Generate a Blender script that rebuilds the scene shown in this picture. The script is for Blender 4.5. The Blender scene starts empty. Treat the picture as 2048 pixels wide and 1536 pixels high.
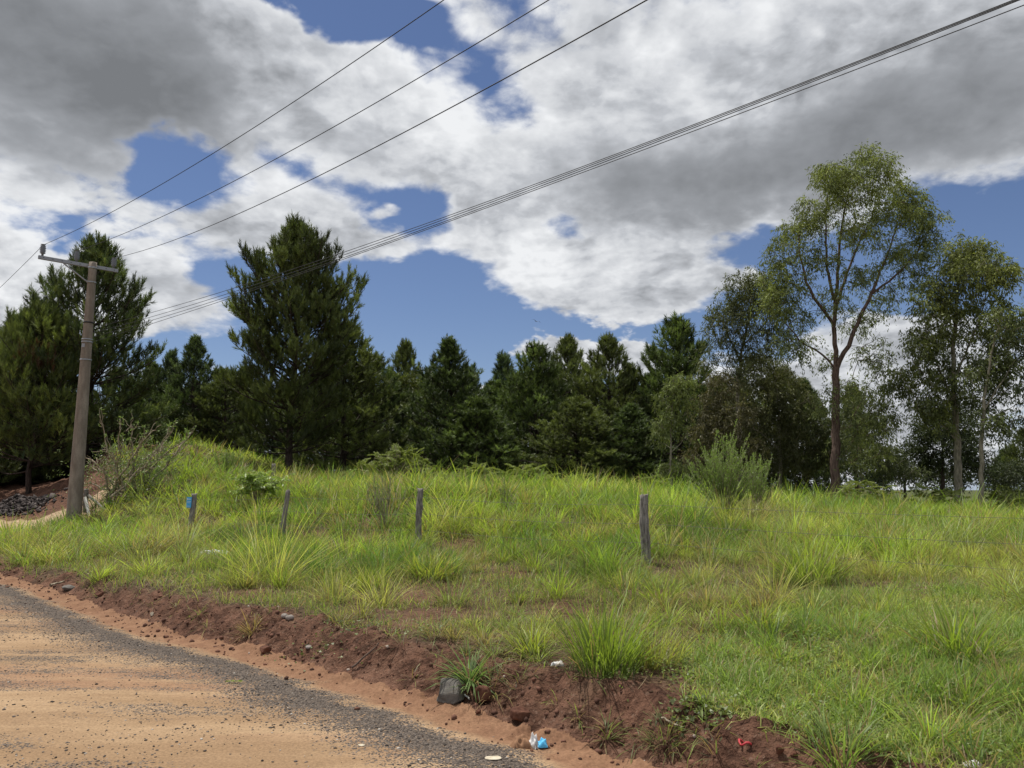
import bpy, math, random
import numpy as np
from mathutils import Vector

# ------------------------------------------------------------------ camera, sky, sun, exposure
S = bpy.context.scene
C = S.collection
F, PITCH, EYE = 1490.0, math.radians(7.5), 1.6
cp, sp = math.cos(PITCH), math.sin(PITCH)
cam = bpy.data.cameras.new('camera'); co = bpy.data.objects.new('camera', cam); C.objects.link(co)
cam.sensor_width = 36; cam.lens = 36*F/2048; cam.clip_start = .05; cam.clip_end = 6000
co.location = (0, 0, EYE); co.rotation_euler = (math.radians(90)+PITCH, 0, 0)
S.camera = co
S.view_settings.view_transform = 'Standard'; S.view_settings.look = 'None'
S.view_settings.exposure = 0.0; S.view_settings.gamma = 1.0

SUN_AZ, SUN_EL = math.radians(-48), math.radians(70)
sv = Vector((math.sin(SUN_AZ)*math.cos(SUN_EL), math.cos(SUN_AZ)*math.cos(SUN_EL), math.sin(SUN_EL)))
sl = bpy.data.lights.new('sun', 'SUN'); so = bpy.data.objects.new('sun', sl); C.objects.link(so)
sl.energy = 4.8; sl.angle = math.radians(.6); sl.color = (1, .95, .87)
so.rotation_euler = (-sv).to_track_quat('-Z', 'Y').to_euler()

def ray(px, py):
    x = (px-1024)/F; u = -(py-768)/F
    return np.array([x, cp-sp*u, sp+cp*u])
def P(px, py, Y):
    r = ray(px, py); return np.array([0, 0, EYE])+r*(Y/r[1])
def azel(px, py):
    r = ray(px, py); r = r/np.linalg.norm(r)
    return math.atan2(r[0], r[1]), math.asin(r[2])

class NT:
    """small node-graph helper"""
    def __init__(s, tree): s.t = tree; s.n = tree.nodes; s.l = tree.links
    def node(s, typ, **kw):
        n = s.n.new(typ)
        for k, v in kw.items(): setattr(n, k, v)
        return n
    def put(s, sock, v):
        if hasattr(v, 'is_output') or isinstance(v, bpy.types.NodeSocket): s.l.new(v, sock)
        elif v is not None: sock.default_value = v
    def m(s, op, a, b=None, c=None, clamp=False):
        n = s.node('ShaderNodeMath', operation=op, use_clamp=clamp)
        s.put(n.inputs[0], a)
        if b is not None: s.put(n.inputs[1], b)
        if c is not None: s.put(n.inputs[2], c)
        return n.outputs[0]
    def vm(s, op, a, b=None, sc=None):
        n = s.node('ShaderNodeVectorMath', operation=op); s.put(n.inputs[0], a)
        if b is not None: s.put(n.inputs[1], b)
        if sc is not None: s.put(n.inputs['Scale'], sc)
        return n.outputs['Value'] if op in ('LENGTH', 'DOT_PRODUCT') else n.outputs[0]
    def noise(s, vec, scale, detail=4, rough=.5, dist=0., col=False):
        n = s.node('ShaderNodeTexNoise'); s.put(n.inputs['Vector'], vec)
        n.inputs['Scale'].default_value = scale; n.inputs['Detail'].default_value = detail
        n.inputs['Roughness'].default_value = rough; n.inputs['Distortion'].default_value = dist
        return n.outputs['Color' if col else 'Fac']
    def vor(s, vec, scale, feat='F1', out='Distance'):
        n = s.node('ShaderNodeTexVoronoi', feature=feat); s.put(n.inputs['Vector'], vec)
        n.inputs['Scale'].default_value = scale
        return n.outputs[out]
    def ramp(s, v, a, b, lo=0., hi=1., interp='SMOOTHSTEP'):
        n = s.node('ShaderNodeMapRange', interpolation_type=interp); s.put(n.inputs[0], v)
        for i, q in enumerate((a, b, lo, hi)): s.put(n.inputs[i+1], q)
        return n.outputs[0]
    def mix(s, f, a, b, mode='MIX'):
        n = s.node('ShaderNodeMix', data_type='RGBA', blend_type=mode)
        s.put(n.inputs[0], f)
        for i, v in ((6, a), (7, b)):
            if isinstance(v, (tuple, list)): v = tuple(v)+(1,)*(4-len(v))
            s.put(n.inputs[i], v)
        return n.outputs[2]

def build_world():
    w = bpy.data.worlds.new('World'); S.world = w; w.use_nodes = True
    w.cycles.sampling_method = 'MANUAL'; w.cycles.sample_map_resolution = 256
    N = NT(w.node_tree); N.n.clear()
    out = N.node('ShaderNodeOutputWorld'); bg = N.node('ShaderNodeBackground')
    bg.inputs['Strength'].default_value = .1
    N.l.new(bg.outputs[0], out.inputs[0])
    sky = N.node('ShaderNodeTexSky', sky_type='NISHITA')
    sky.sun_disc = False; sky.sun_elevation = SUN_EL; sky.sun_rotation = SUN_AZ % (2*math.pi)
    sky.air_density = 1.0; sky.dust_density = .25; sky.ozone_density = 2.0; sky.altitude = 300
    tc = N.node('ShaderNodeTexCoord'); D = tc.outputs['Generated']
    sep = N.node('ShaderNodeSeparateXYZ'); N.l.new(D, sep.inputs[0])
    X, Y, Z = sep.outputs
    el = N.m('ARCSINE', Z); az = N.m('ARCTAN2', X, Y)
    q = N.node('ShaderNodeCombineXYZ'); N.l.new(az, q.inputs[0]); N.l.new(el, q.inputs[1])
    zz = N.m('ADD', N.m('MAXIMUM', Z, 0.), .42)
    sc = N.m('DIVIDE', 1., zz)
    V = N.vm('SCALE', D, sc=sc)
    V = N.vm('MULTIPLY', V, (1, 1, 1.5))
    wn = N.vm('SUBTRACT', N.noise(V, 3.2, 5, .6, col=True), (.5, .5, .5))
    qw = N.vm('ADD', q.outputs[0], N.vm('MULTIPLY', wn, (.16, .12, 0)))
    def field(blobs, base):
        acc = base
        for (px, py, rx, ry, rot, wt) in blobs:
            c = azel(px, py); r = math.radians(rot)
            a1 = azel(px+rx*math.cos(r), py-rx*math.sin(r)); a2 = azel(px+ry*math.sin(r), py+ry*math.cos(r))
            l1 = math.hypot(a1[0]-c[0], a1[1]-c[1]); l2 = math.hypot(a2[0]-c[0], a2[1]-c[1])
            ang = math.atan2(a1[1]-c[1], a1[0]-c[0])
            mp = N.node('ShaderNodeMapping', vector_type='TEXTURE'); N.l.new(qw, mp.inputs[0])
            mp.inputs['Location'].default_value = (c[0], c[1], 0)
            mp.inputs['Rotation'].default_value = (0, 0, ang)
            mp.inputs['Scale'].default_value = (l1*1.75, l2*1.75, 1)
            g = N.node('ShaderNodeTexGradient', gradient_type='SPHERICAL'); N.l.new(mp.outputs[0], g.inputs[0])
            acc = N.m('MULTIPLY_ADD', N.ramp(g.outputs['Fac'], 0., .85), wt, acc)
        return acc
    # cloud cover: clouds everywhere above a sloping line, minus the blue openings, plus low banks
    cover = N.m('SUBTRACT', field(CLOUD, .42), N.ramp(el, .10, .24, .9, 0.))
    n1 = N.noise(V, 5.2, 12, .60, .15)
    sun = tuple(sv)
    V2 = N.vm('ADD', V, (sun[0]*.035, sun[1]*.035, .06))
    n2 = N.noise(V2, 5.2, 9, .58, .15)
    n3 = N.noise(V, 2.2, 5, .5)
    nf = N.noise(V, 19, 9, .62, .4)
    def bil(vec):      # rounded billows with creases between them
        acc = None
        for sc_, w_ in ((7., 1.), (15., .5), (31., .28)):
            t = N.m('MULTIPLY', N.m('ABSOLUTE', N.m('SUBTRACT', N.noise(vec, sc_, 1, .5), .5)), w_)
            acc = t if acc is None else N.m('ADD', acc, t)
        return acc
    Vw = N.vm('ADD', V, N.vm('SCALE', wn, sc=.12))
    b1 = bil(Vw); b2 = bil(N.vm('ADD', Vw, (sun[0]*.02, sun[1]*.02, .035)))
    Fv = N.m('ADD', cover, N.m('MULTIPLY', N.m('SUBTRACT', n1, .5), 4.2))
    Fv = N.m('ADD', Fv, N.m('MULTIPLY', N.m('SUBTRACT', b1, .13), 2.6))
    Fv = N.m('ADD', Fv, N.m('MULTIPLY', N.m('SUBTRACT', nf, .5), 1.7))
    thin = N.noise(V, 1.3, 3, .5); alpha = N.ramp(Fv, N.ramp(thin, .4, .6, -.30, -1.0), N.ramp(thin, .4, .6, .35, .75))
    dark = field(DARK, 0.)
    relief = N.m('ADD', N.m('MULTIPLY', N.m('SUBTRACT', n1, n2), 1.7), N.m('MULTIPLY', N.m('SUBTRACT', b1, b2), 1.15))
    relf = N.m('MULTIPLY', relief, N.ramp(dark, 0., .8, 1., .34))
    br = N.m('ADD', .82, relf)
    br = N.m('SUBTRACT', br, N.m('MULTIPLY', dark, .52))
    soft = N.ramp(dark, .1, .9, 1., .48)
    br = N.m('ADD', br, N.m('MULTIPLY', soft, N.m('MULTIPLY', N.m('SUBTRACT', n3, .5), 1.0)))
    br = N.m('ADD', br, N.m('MULTIPLY', soft, N.m('MULTIPLY', N.m('SUBTRACT', nf, .5), .40)))
    edge = N.ramp(Fv, .1, 1.3, .10, -.06)
    br = N.m('ADD', br, edge)
    br = N.m('SUBTRACT', br, N.m('MULTIPLY', N.m('MAXIMUM', N.m('SUBTRACT', br, .75), 0.), .42))
    cr = N.node('ShaderNodeValToRGB'); N.l.new(br, cr.inputs[0])
    e = cr.color_ramp.elements
    e[0].position = 0.; e[0].color = (1.95, 2.05, 2.2, 1)
    e[1].position = 1.; e[1].color = (8.7, 8.85, 9.05, 1)
    m1 = e.new(.35); m1.color = (3.2, 3.35, 3.6, 1)
    m2 = e.new(.70); m2.color = (5.4, 5.6, 5.95, 1)
    blue = N.mix(1., sky.outputs[0], SKY_TINT, 'MULTIPLY')
    blue = N.mix(N.ramp(el, -.02, .16, .85, 0.), blue, (4.2, 5.0, 6.2))
    col = N.mix(alpha, blue, cr.outputs[0])
    N.l.new(col, bg.inputs[0])

# px, py, rx, ry, rotation (deg, ccw), weight
SKY_TINT = (.72, .72, .82)
CLOUD = [
 # openings
 (600, 10, 170, 60, -12, -2.8), (690, 70, 80, 35, -20, -1.2), (900, 130, 170, 50, -38, -2.3), (790, 40, 130, 40, -30, -1.6), (960, 40, 60, 40, -30, -.8), (360, 335, 150, 62, -12, -3.3), (560, 275, 80, 24, -25, -.9), (600, 320, 80, 20, -15, -.8),
 (60, 455, 100, 28, -10, -1.3), (815, 415, 90, 52, -10, -2.3), (1115, 468, 45, 34, 0, -1.5), (1380, 10, 90, 25, 0, -.9), (1700, 10, 60, 25, 0, -.7),
 (440, 540, 90, 50, -25, -1.9), (640, 650, 330, 90, 0, -2.4), (860, 560, 190, 100, 0, -2.3), (1000, 680, 420, 60, 0, -2.0),
 (1500, 640, 220, 60, 0, -2.2), (1470, 505, 110, 32, 12, -2.2), (1740, 520, 260, 85, 10, -2.4), (2000, 440, 260, 100, 8, -2.6),
 (1950, 560, 300, 70, 0, -2.0), (1040, 90, 70, 70, 0, -.7), (350, 700, 140, 20, 0, -1.5),
 # banks
 (1170, 565, 260, 62, -4, 2.4), (1400, 545, 110, 34, 12, 2.0), (180, 600, 330, 110, 0, 1.3), (1160, 712, 180, 36, 0, 3.0), (1280, 688, 50, 34, 0, 2.0),
 (1720, 800, 280, 150, 0, 2.2), (1650, 690, 150, 60, 0, 1.), (650, 455, 190, 70, -8, 1.3), (740, 492, 120, 30, -5, 1.8), (930, 470, 70, 60, 0, 1.4), (770, 415, 22, 14, 0, 1.6), (390, 650, 100, 60, 0, 1.2),
 (215, 300, 60, 50, 0, 1.0), (480, 325, 60, 40, 0, .7), (150, 130, 420, 190, 0, 2.0), (1450, 300, 600, 170, 12, 1.6), (760, 200, 220, 110, -25, 1.0), (1700, 90, 400, 130, 0, 1.0), (960, 420, 60, 90, 20, .9), (470, 60, 60, 60, 0, .8), (860, 110, 60, 50, 0, .5),
]
DARK = [
 (90, 110, 360, 170, -10, 1.15), (300, 215, 190, 65, -5, .4), (1640, 290, 420, 80, 14, .72), (1400, 390, 260, 80, 14, .50), (1900, 200, 300, 120, 12, .45),
 (1230, 300, 180, 90, 20, .30), (1150, 350, 120, 60, 0, .2), (380, 570, 150, 34, 0, .35), (1200, 605, 200, 20, 0, .25), (180, 355, 200, 40, -10, .4), (700, 240, 200, 50, -25, .25),
 (500, 90, 110, 90, -40, -.4), (860, 190, 230, 80, -25, -.45), (150, 400, 220, 50, 0, -.2), (1100, 460, 150, 60, 0, -.1), (1120, 130, 150, 80, 20, -.2), (1450, 70, 260, 60, 8, -.2), (1200, 540, 260, 34, 0, -.3), (1350, 580, 120, 20, 0, .15), (560, 480, 160, 40, 0, .15), (1720, 750, 280, 120, 0, .25),
]
build_world()

# ------------------------------------------------------------------ helpers
rng = np.random.default_rng(7); random.seed(7)
def tag(o, label=None, cat=None, group=None, kind=None):
    for k, v in (('label', label), ('category', cat), ('group', group), ('kind', kind)):
        if v: o[k] = v
    return o
def empty(name, loc, label, cat, group=None, rz=0.):
    o = bpy.data.objects.new(name, None); C.objects.link(o); o.location = Vector(loc); o.rotation_euler.z = rz
    o.empty_display_size = .2
    return tag(o, label, cat, group)
def mesh_np(name, V, faces, mat, parent=None, col=None, attrs=None, smooth=False, origin=None):
    """V (n,3); faces: list of int arrays (k,3) or (k,4)"""
    V = np.asarray(V, dtype=np.float32)
    if origin is not None: V = V-np.asarray(origin, dtype=np.float32)
    me = bpy.data.meshes.new(name)
    me.vertices.add(len(V)); me.vertices.foreach_set('co', V.ravel())
    faces = [np.asarray(f, dtype=np.int32) for f in faces if len(f)]
    loops = np.concatenate([f.ravel() for f in faces]); tot = np.concatenate([np.full(len(f), f.shape[1], np.int32) for f in faces])
    start = np.concatenate([[0], np.cumsum(tot)[:-1]]).astype(np.int32)
    me.loops.add(len(loops)); me.loops.foreach_set('vertex_index', loops)
    me.polygons.add(len(tot)); me.polygons.foreach_set('loop_start', start); me.polygons.foreach_set('loop_total', tot)
    if smooth: me.polygons.foreach_set('use_smooth', np.ones(len(tot), bool))
    me.update(calc_edges=True)
    if col is not None:
        a = me.color_attributes.new('Col', 'FLOAT_COLOR', 'POINT')
        c4 = np.ones((len(V), 4), np.float32); c4[:, :3] = col; a.data.foreach_set('color', c4.ravel())
    for k, v in (attrs or {}).items():
        a = me.attributes.new(k, 'FLOAT', 'POINT'); a.data.foreach_set('value', np.asarray(v, np.float32))
    me.materials.append(mat)
    o = bpy.data.objects.new(name, me); C.objects.link(o)
    if parent is not None: o.parent = parent
    elif origin is not None: o.location = Vector(origin)
    return o

_T = np.random.default_rng(3).random((256, 256))
def vnoise(x, y):
    xi = np.floor(x).astype(int); yi = np.floor(y).astype(int); fx = x-xi; fy = y-yi
    fx = fx*fx*(3-2*fx); fy = fy*fy*(3-2*fy)
    a = _T[xi & 255, yi & 255]; b = _T[(xi+1) & 255, yi & 255]; c = _T[xi & 255, (yi+1) & 255]; d = _T[(xi+1) & 255, (yi+1) & 255]
    return (a*(1-fx)+b*fx)*(1-fy)+(c*(1-fx)+d*fx)*fy
def fbm(x, y, sc, octv=4, gain=.5):
    v = 0; a = 1; t = 0
    for i in range(octv):
        v = v+a*vnoise(x*sc+17.3*i, y*sc+5.1*i); t += a; a *= gain; sc *= 2.03
    return v/t-.5
def sstep(a, b, v):
    t = np.clip((v-a)/(b-a), 0, 1); return t*t*(3-2*t)

# ------------------------------------------------------------------ terrain
FOOT_PX = [(1290, 1536), (1150, 1482), (1000, 1440), (870, 1400), (700, 1352), (520, 1298), (350, 1262), (200, 1212), (90, 1172), (0, 1148)]
foot = [P(px, py, 1)*1 for px, py in FOOT_PX]
def flat(px, py, z=0.):
    r = ray(px, py); t = (z-EYE)/r[2]; return r[:2]*t
foot = [flat(*p) for p in FOOT_PX]
# ends: behind the camera on the right; round the verge's left tip and back along the side track
foot = [np.array([6.0, -1.5]), np.array([2.4, 2.6])]+foot+[np.array([-10.3, 14.9]), np.array([-12.2, 16.4]), np.array([-13.6, 18.2]), np.array([-14.6, 20.6]), np.array([-14.9, 23.2]), np.array([-15.2, 27.]), np.array([-16., 34.])]
foot = np.array(foot)
def edge_dist(x, y):
    """distance from the road edge, positive on the verge side"""
    best = np.full(x.shape, 1e9); sgn = np.ones(x.shape)
    for a, b in zip(foot[:-1], foot[1:]):
        d = b-a; L2 = d@d
        t = np.clip(((x-a[0])*d[0]+(y-a[1])*d[1])/L2, 0, 1)
        ex = x-a[0]-t*d[0]; ey = y-a[1]-t*d[1]; dd = np.hypot(ex, ey)
        cr = -(d[0]*ey-d[1]*ex)
        m = dd < best-1e-9; best = np.where(m, dd, best); sgn = np.where(m, np.sign(cr), sgn)
    return best*sgn
COLS = [-400, 0, 100, 150, 250, 400, 600, 838, 1100, 1288, 1600, 2048, 2500]
ROWS = [0, 8, 12, 15, 18, 20, 22, 24, 26, 30, 36, 45, 70, 150, 3000]
TAB = {
 -400: [0, 0, 0, 0, 0, 0, 0, .05, .1, .4, 1.0, 1.2, 1.2, .5, -30],
 0:    [.1, .1, .1, .1, .1, .05, .03, .1, .25, .7, 1.4, 1.5, 1.3, .5, -30],
 100:  [.1, .1, .1, .1, .1, .08, .08, .16, .42, 1.15, 1.5, 1.6, 1.3, .5, -30],
 150:  [.15, .15, .15, .15, .15, .15, .18, .32, .7, 1.65, 1.75, 1.7, 1.4, .5, -30],
 250:  [.2, .2, .2, .2, .22, .26, .4, .85, 1.6, 3.0, 3.4, 3.0, 2.4, 1, -30],
 400:  [.25, .25, .25, .25, .26, .3, .75, 1.15, 1.5, 2.2, 3.4, 3.3, 2.4, 1, -30],
 600:  [.25, .25, .25, .26, .5, .75, 1.05, 1.3, 1.45, 1.5, 1.9, 2.1, 2.0, 1, -30],
 838:  [.25, .25, .26, .35, .8, 1.08, 1.3, 1.38, 1.42, 1.35, 1.3, 1.3, 1.3, .5, -30],
 1100: [.25, .25, .26, .45, .85, 1.05, 1.2, 1.25, 1.25, 1.2, 1.1, 1.1, 1.0, .5, -30],
 1288: [.25, .25, .28, .55, .85, .96, 1.05, 1.1, 1.1, 1.0, .9, .9, .8, .3, -30],
 1600: [.25, .25, .26, .38, .55, .65, .72, .75, .75, .6, .5, .4, .2, -.5, -30],
 2048: [.22, .22, .22, .24, .27, .27, .25, .22, .16, .02, -.1, -.4, -1, -3, -30],
 2500: [.2, .2, .2, .2, .2, .2, .2, .15, .1, 0, -.1, -.4, -1, -3, -30]}
TM = np.array([TAB[c] for c in COLS], float); CU = np.array([(c-1024)/1477. for c in COLS]); RW = np.array(ROWS, float)
def table(x, y):
    u = np.clip(x/np.maximum(y, 1.), CU[0], CU[-1]); Y = np.clip(y, 0, 2999)
    i = np.clip(np.searchsorted(CU, u)-1, 0, len(CU)-2); j = np.clip(np.searchsorted(RW, Y, side='right')-1, 0, len(RW)-2)
    a = (u-CU[i])/(CU[i+1]-CU[i]); b = (Y-RW[j])/(RW[j+1]-RW[j]); a = np.clip(a, 0, 1)
    return (TM[i, j]*(1-a)+TM[i+1, j]*a)*(1-b)+(TM[i, j+1]*(1-a)+TM[i+1, j+1]*a)*b
def height(x, y, fine=True):
    x = np.asarray(x, float); y = np.asarray(y, float)
    e = edge_dist(x, y)+.16*fbm(x, y, 1.6, 3)*sstep(0, .25, 1-np.abs(np.zeros_like(x)))
    far = sstep(19, 26, y)
    w = sstep(0., .42, e); w = np.maximum(w, far)
    z = table(x, y)*w
    z = z+fbm(x, y, .5, 3)*.22*sstep(.3, 2.5, e)*(1-sstep(60, 120, y))
    bank = np.exp(-((e-.25)/.42)**2)*(1-sstep(25, 30, y))
    r = 1-2*np.abs(fbm(x, y, 5., 4, .62))
    z = z+bank*(fbm(x, y, 3.2, 5, .65)*.24+(r-.75)*.07+np.round(fbm(x, y, 9., 2)*6)/6*.035)
    z = z+sstep(.5, 1.2, e)*fbm(x, y, 2.2, 3)*.07*(1-far)
    # side mounds of dug earth at the left
    mound = sstep(24.5, 27, y)*(1-sstep(-10.5, -8., x))
    z = z+mound*fbm(x, y, 1.3, 5, .6)*.45
    # road: shallow ruts
    rd = (1-sstep(-.1, .1, e))*(1-far)
    z = z+rd*(fbm(x*.75+y*.66, (x*.66-y*.75)*4., .5, 3)*.035+fbm(x, y, 6, 3)*.008)
    z = z-.03*np.exp(-((e+.22)/.16)**2)*(1-far)
    return z
def H1(x, y): return float(height(np.array([x]), np.array([y]))[0])
def hit(px, py, maxd=60.):
    r = ray(px, py); t = np.concatenate([np.arange(3.5, 12, .01), np.arange(12, maxd, .04)])/r[1]
    X = r[0]*t; Y = r[1]*t; Z = EYE+r[2]*t
    g = height(X, Y); k = np.argmax(Z < g)
    if not (Z < g).any(): k = len(t)-1
    return np.array([X[k], Y[k], g[k]])
def on(px, Y):
    """ground point under photo column px (at the horizon) at depth Y"""
    x = (px-1024)/1477.*Y; return np.array([x, Y, H1(x, Y)])

def material(name, build):
    m = bpy.data.materials.new(name); m.use_nodes = True; N = NT(m.node_tree); N.n.clear()
    out = N.node('ShaderNodeOutputMaterial'); sh = build(N); N.l.new(sh, out.inputs[0]); return m
def princ(N, col, rough=.9, bump=None, bstr=.3, bdist=.02, spec=.2, metal=0.):
    p = N.node('ShaderNodeBsdfPrincipled')
    if isinstance(col, tuple): col = tuple(col)+(1,)*(4-len(col))
    N.put(p.inputs['Base Color'], col); N.put(p.inputs['Roughness'], rough); p.inputs['Specular IOR Level'].default_value = spec
    p.inputs['Metallic'].default_value = metal
    if bump is not None:
        b = N.node('ShaderNodeBump'); b.inputs['Strength'].default_value = bstr; b.inputs['Distance'].default_value = bdist
        N.l.new(bump, b.inputs['Height']); N.l.new(b.outputs[0], p.inputs['Normal'])
    return p.outputs[0]
def pos(N): return N.node('ShaderNodeNewGeometry').outputs['Position']
def objc(N): return N.node('ShaderNodeTexCoord').outputs['Object']
def attr(N, n, out='Fac'):
    a = N.node('ShaderNodeAttribute'); a.attribute_name = n; return a.outputs[out]

def m_road(N):
    p = pos(N); e = attr(N, 'edge')
    mp = N.node('ShaderNodeMapping'); N.l.new(p, mp.inputs[0]); mp.inputs['Rotation'].default_value = (0, 0, math.radians(43)); mp.inputs['Scale'].default_value = (.35, 1.7, 1)
    st = mp.outputs[0]
    n1 = N.noise(st, 1.1, 8, .6); n2 = N.noise(p, 5., 6, .6); n3 = N.noise(p, 60, 3, .6); n0 = N.noise(st, .5, 5, .6, .4)
    tan = N.mix(N.ramp(n1, .38, .66), (.245, .158, .090), (.35, .24, .143))
    tan = N.mix(N.ramp(n0, .50, .66, 0, .75), tan, (.235, .13, .078))
    tan = N.mix(N.ramp(n2, .55, .75, 0, .35), tan, (.17, .11, .07))
    # gravel cover: band along the gutter and sparser washes over the road
    dn = N.m('MULTIPLY', N.m('SUBTRACT', N.noise(st, 1.5, 6, .6), .5), .8)
    dn2 = N.m('MULTIPLY', N.m('SUBTRACT', N.noise(p, 3.5, 5, .65), .5), .35)
    d = N.m('ADD', N.m('ADD', N.m('MULTIPLY', e, -1.), dn), dn2)
    band = N.m('MULTIPLY', N.ramp(d, .22, .52), N.ramp(d, .55, 1.25, 1, 0))
    sy = N.node('ShaderNodeSeparateXYZ'); N.l.new(p, sy.inputs[0]); band = N.m('MULTIPLY', band, N.ramp(sy.outputs[1], 13., 17., 1., 0.))
    wash = N.m('MULTIPLY', N.ramp(N.noise(st, 1.0, 7, .62, .3), .46, .62), N.ramp(N.m('MULTIPLY', e, -1.), .5, 1.2))
    g = N.m('MAXIMUM', band, N.m('MULTIPLY', wash, .7))
    vc = N.vor(p, 95., out='Color'); vd = N.vor(p, 95.)
    vs = N.node('ShaderNodeSeparateColor'); N.l.new(vc, vs.inputs[0])
    grav = N.mix(vs.outputs[0], (.05, .040, .034), (.19, .155, .128))
    pick = N.ramp(N.m('ADD', vs.outputs[1], N.m('MULTIPLY', g, 1.05)), .98, 1.12)
    col = N.mix(N.m('MULTIPLY', pick, N.ramp(g, 0, .15)), tan, grav)
    speck = N.ramp(N.m('ADD', N.vor(p, 60.), N.m('MULTIPLY', N.noise(p, 2.5, 3), .28)), .20, .25, 1, 0)
    col = N.mix(N.m('MULTIPLY', speck, .6), col, (.10, .075, .06))
    gut = N.m('MULTIPLY', N.ramp(N.m('ADD', e, N.m('MULTIPLY', dn2, .3)), -.42, -.25), N.m('SUBTRACT', 1., band))
    sand = N.mix(N.ramp(n2, .35, .7), (.18, .096, .056), (.24, .136, .080))
    col = N.mix(gut, col, sand)
    fine = N.mix(N.ramp(n3, .3, .7), (.8, .8, .8), (1.15, 1.15, 1.15)); col = N.mix(1., col, fine, 'MULTIPLY')
    h = N.m('ADD', N.m('MULTIPLY', n2, .5), N.m('MULTIPLY', N.m('MULTIPLY', pick, g), N.m('SUBTRACT', .7, vd)))
    h = N.m('ADD', h, N.m('MULTIPLY', n3, .25))
    return princ(N, col, .95, h, .8, .02, .15)
def m_soil(N):
    p = pos(N); sand = attr(N, 'sand'); e = attr(N, 'edge'); veg = attr(N, 'veg')
    n1 = N.noise(p, 1.3, 7, .6); n2 = N.noise(p, 9, 7, .65); n3 = N.noise(p, 45, 4, .6)
    soil = N.mix(N.ramp(n2, .35, .68), (.058, .028, .018), (.172, .088, .057))
    soil = N.mix(N.ramp(n1, .45, .65, 0, .6), soil, (.21, .115, .076))
    litter = N.mix(N.ramp(n2, .3, .7), (.045, .034, .022), (.15, .105, .065))
    sy = N.node('ShaderNodeSeparateXYZ'); N.l.new(p, sy.inputs[0]); litter = N.mix(N.ramp(sy.outputs[1], 24., 40.), litter, (.05, .075, .022))
    soil = N.mix(N.m('MULTIPLY', veg, N.ramp(n1, .3, .6, .45, 1.)), soil, litter)
    sd = N.mix(N.ramp(n2, .35, .65), (.36, .25, .165), (.50, .36, .24))
    soil = N.mix(N.ramp(N.m('ADD', sand, N.m('MULTIPLY', N.m('SUBTRACT', n2, .5), .7)), .35, .6), soil, sd)
    vc = N.vor(p, 55., out='Color'); vs = N.node('ShaderNodeSeparateColor'); N.l.new(vc, vs.inputs[0])
    soil = N.mix(N.ramp(vs.outputs[0], .93, .96, 0, .5), soil, (.22, .14, .10))
    h = N.m('ADD', N.m('MULTIPLY', n2, 1.2), N.m('MULTIPLY', n3, .45))
    return princ(N, soil, .95, h, 1., .06, .15)

# bare patches (photo px) where grass is thin: px, py, rx(m), ry(m)
BARE = [(865, 1190, .55, .9), (870, 1230, .5, .5), (925, 1090, .55, .7), (1120, 1215, .4, .8), (1340, 1195, .55, .6), (1490, 1085, .45, .9), (1060, 1150, .4, .5), (1310, 1385, .6, .35), (1390, 1420, .5, .35),
        (1000, 1340, .4, .25), (820, 1250, .4, .35), (1660, 1130, .5, .8), (1950, 1200, .8, 1.), (1500, 1240, .5, .5), (500, 1185, .3, .5), (360, 900, 1., 2.), (1080, 1040, .8, 1.2), (1230, 1330, .4, .3), (690, 1060, 1., 1.)]
BARE = [(hit(a, b), rx, ry) for a, b, rx, ry in BARE+[(430, 1122, .45, .6)]]
def vegmask(x, y):
    e = edge_dist(x, y)
    v = sstep(.26, .62, e+.18*sstep(8, 13, y)+fbm(x, y, 2.0, 4, .6)*1.0)
    v = v*(1-sstep(24.3, 25.2, y)*(1-sstep(-.535, -.505, x/np.maximum(y, 1)+fbm(x, y, .7, 3)*.07)))
    for c, rx, ry in BARE:
        d = ((x-c[0])/rx)**2+((y-c[1])/ry)**2; v = v*(1-.98*np.exp(-d*.8))
    return v
def sandmask(x, y):
    return (1-sstep(-13.6, -12.4, x+fbm(x, y, .8, 3)*2))*sstep(16, 17, y)*(1-sstep(25.4, 26.6, y+fbm(x, y, .6, 3)*3))

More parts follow.
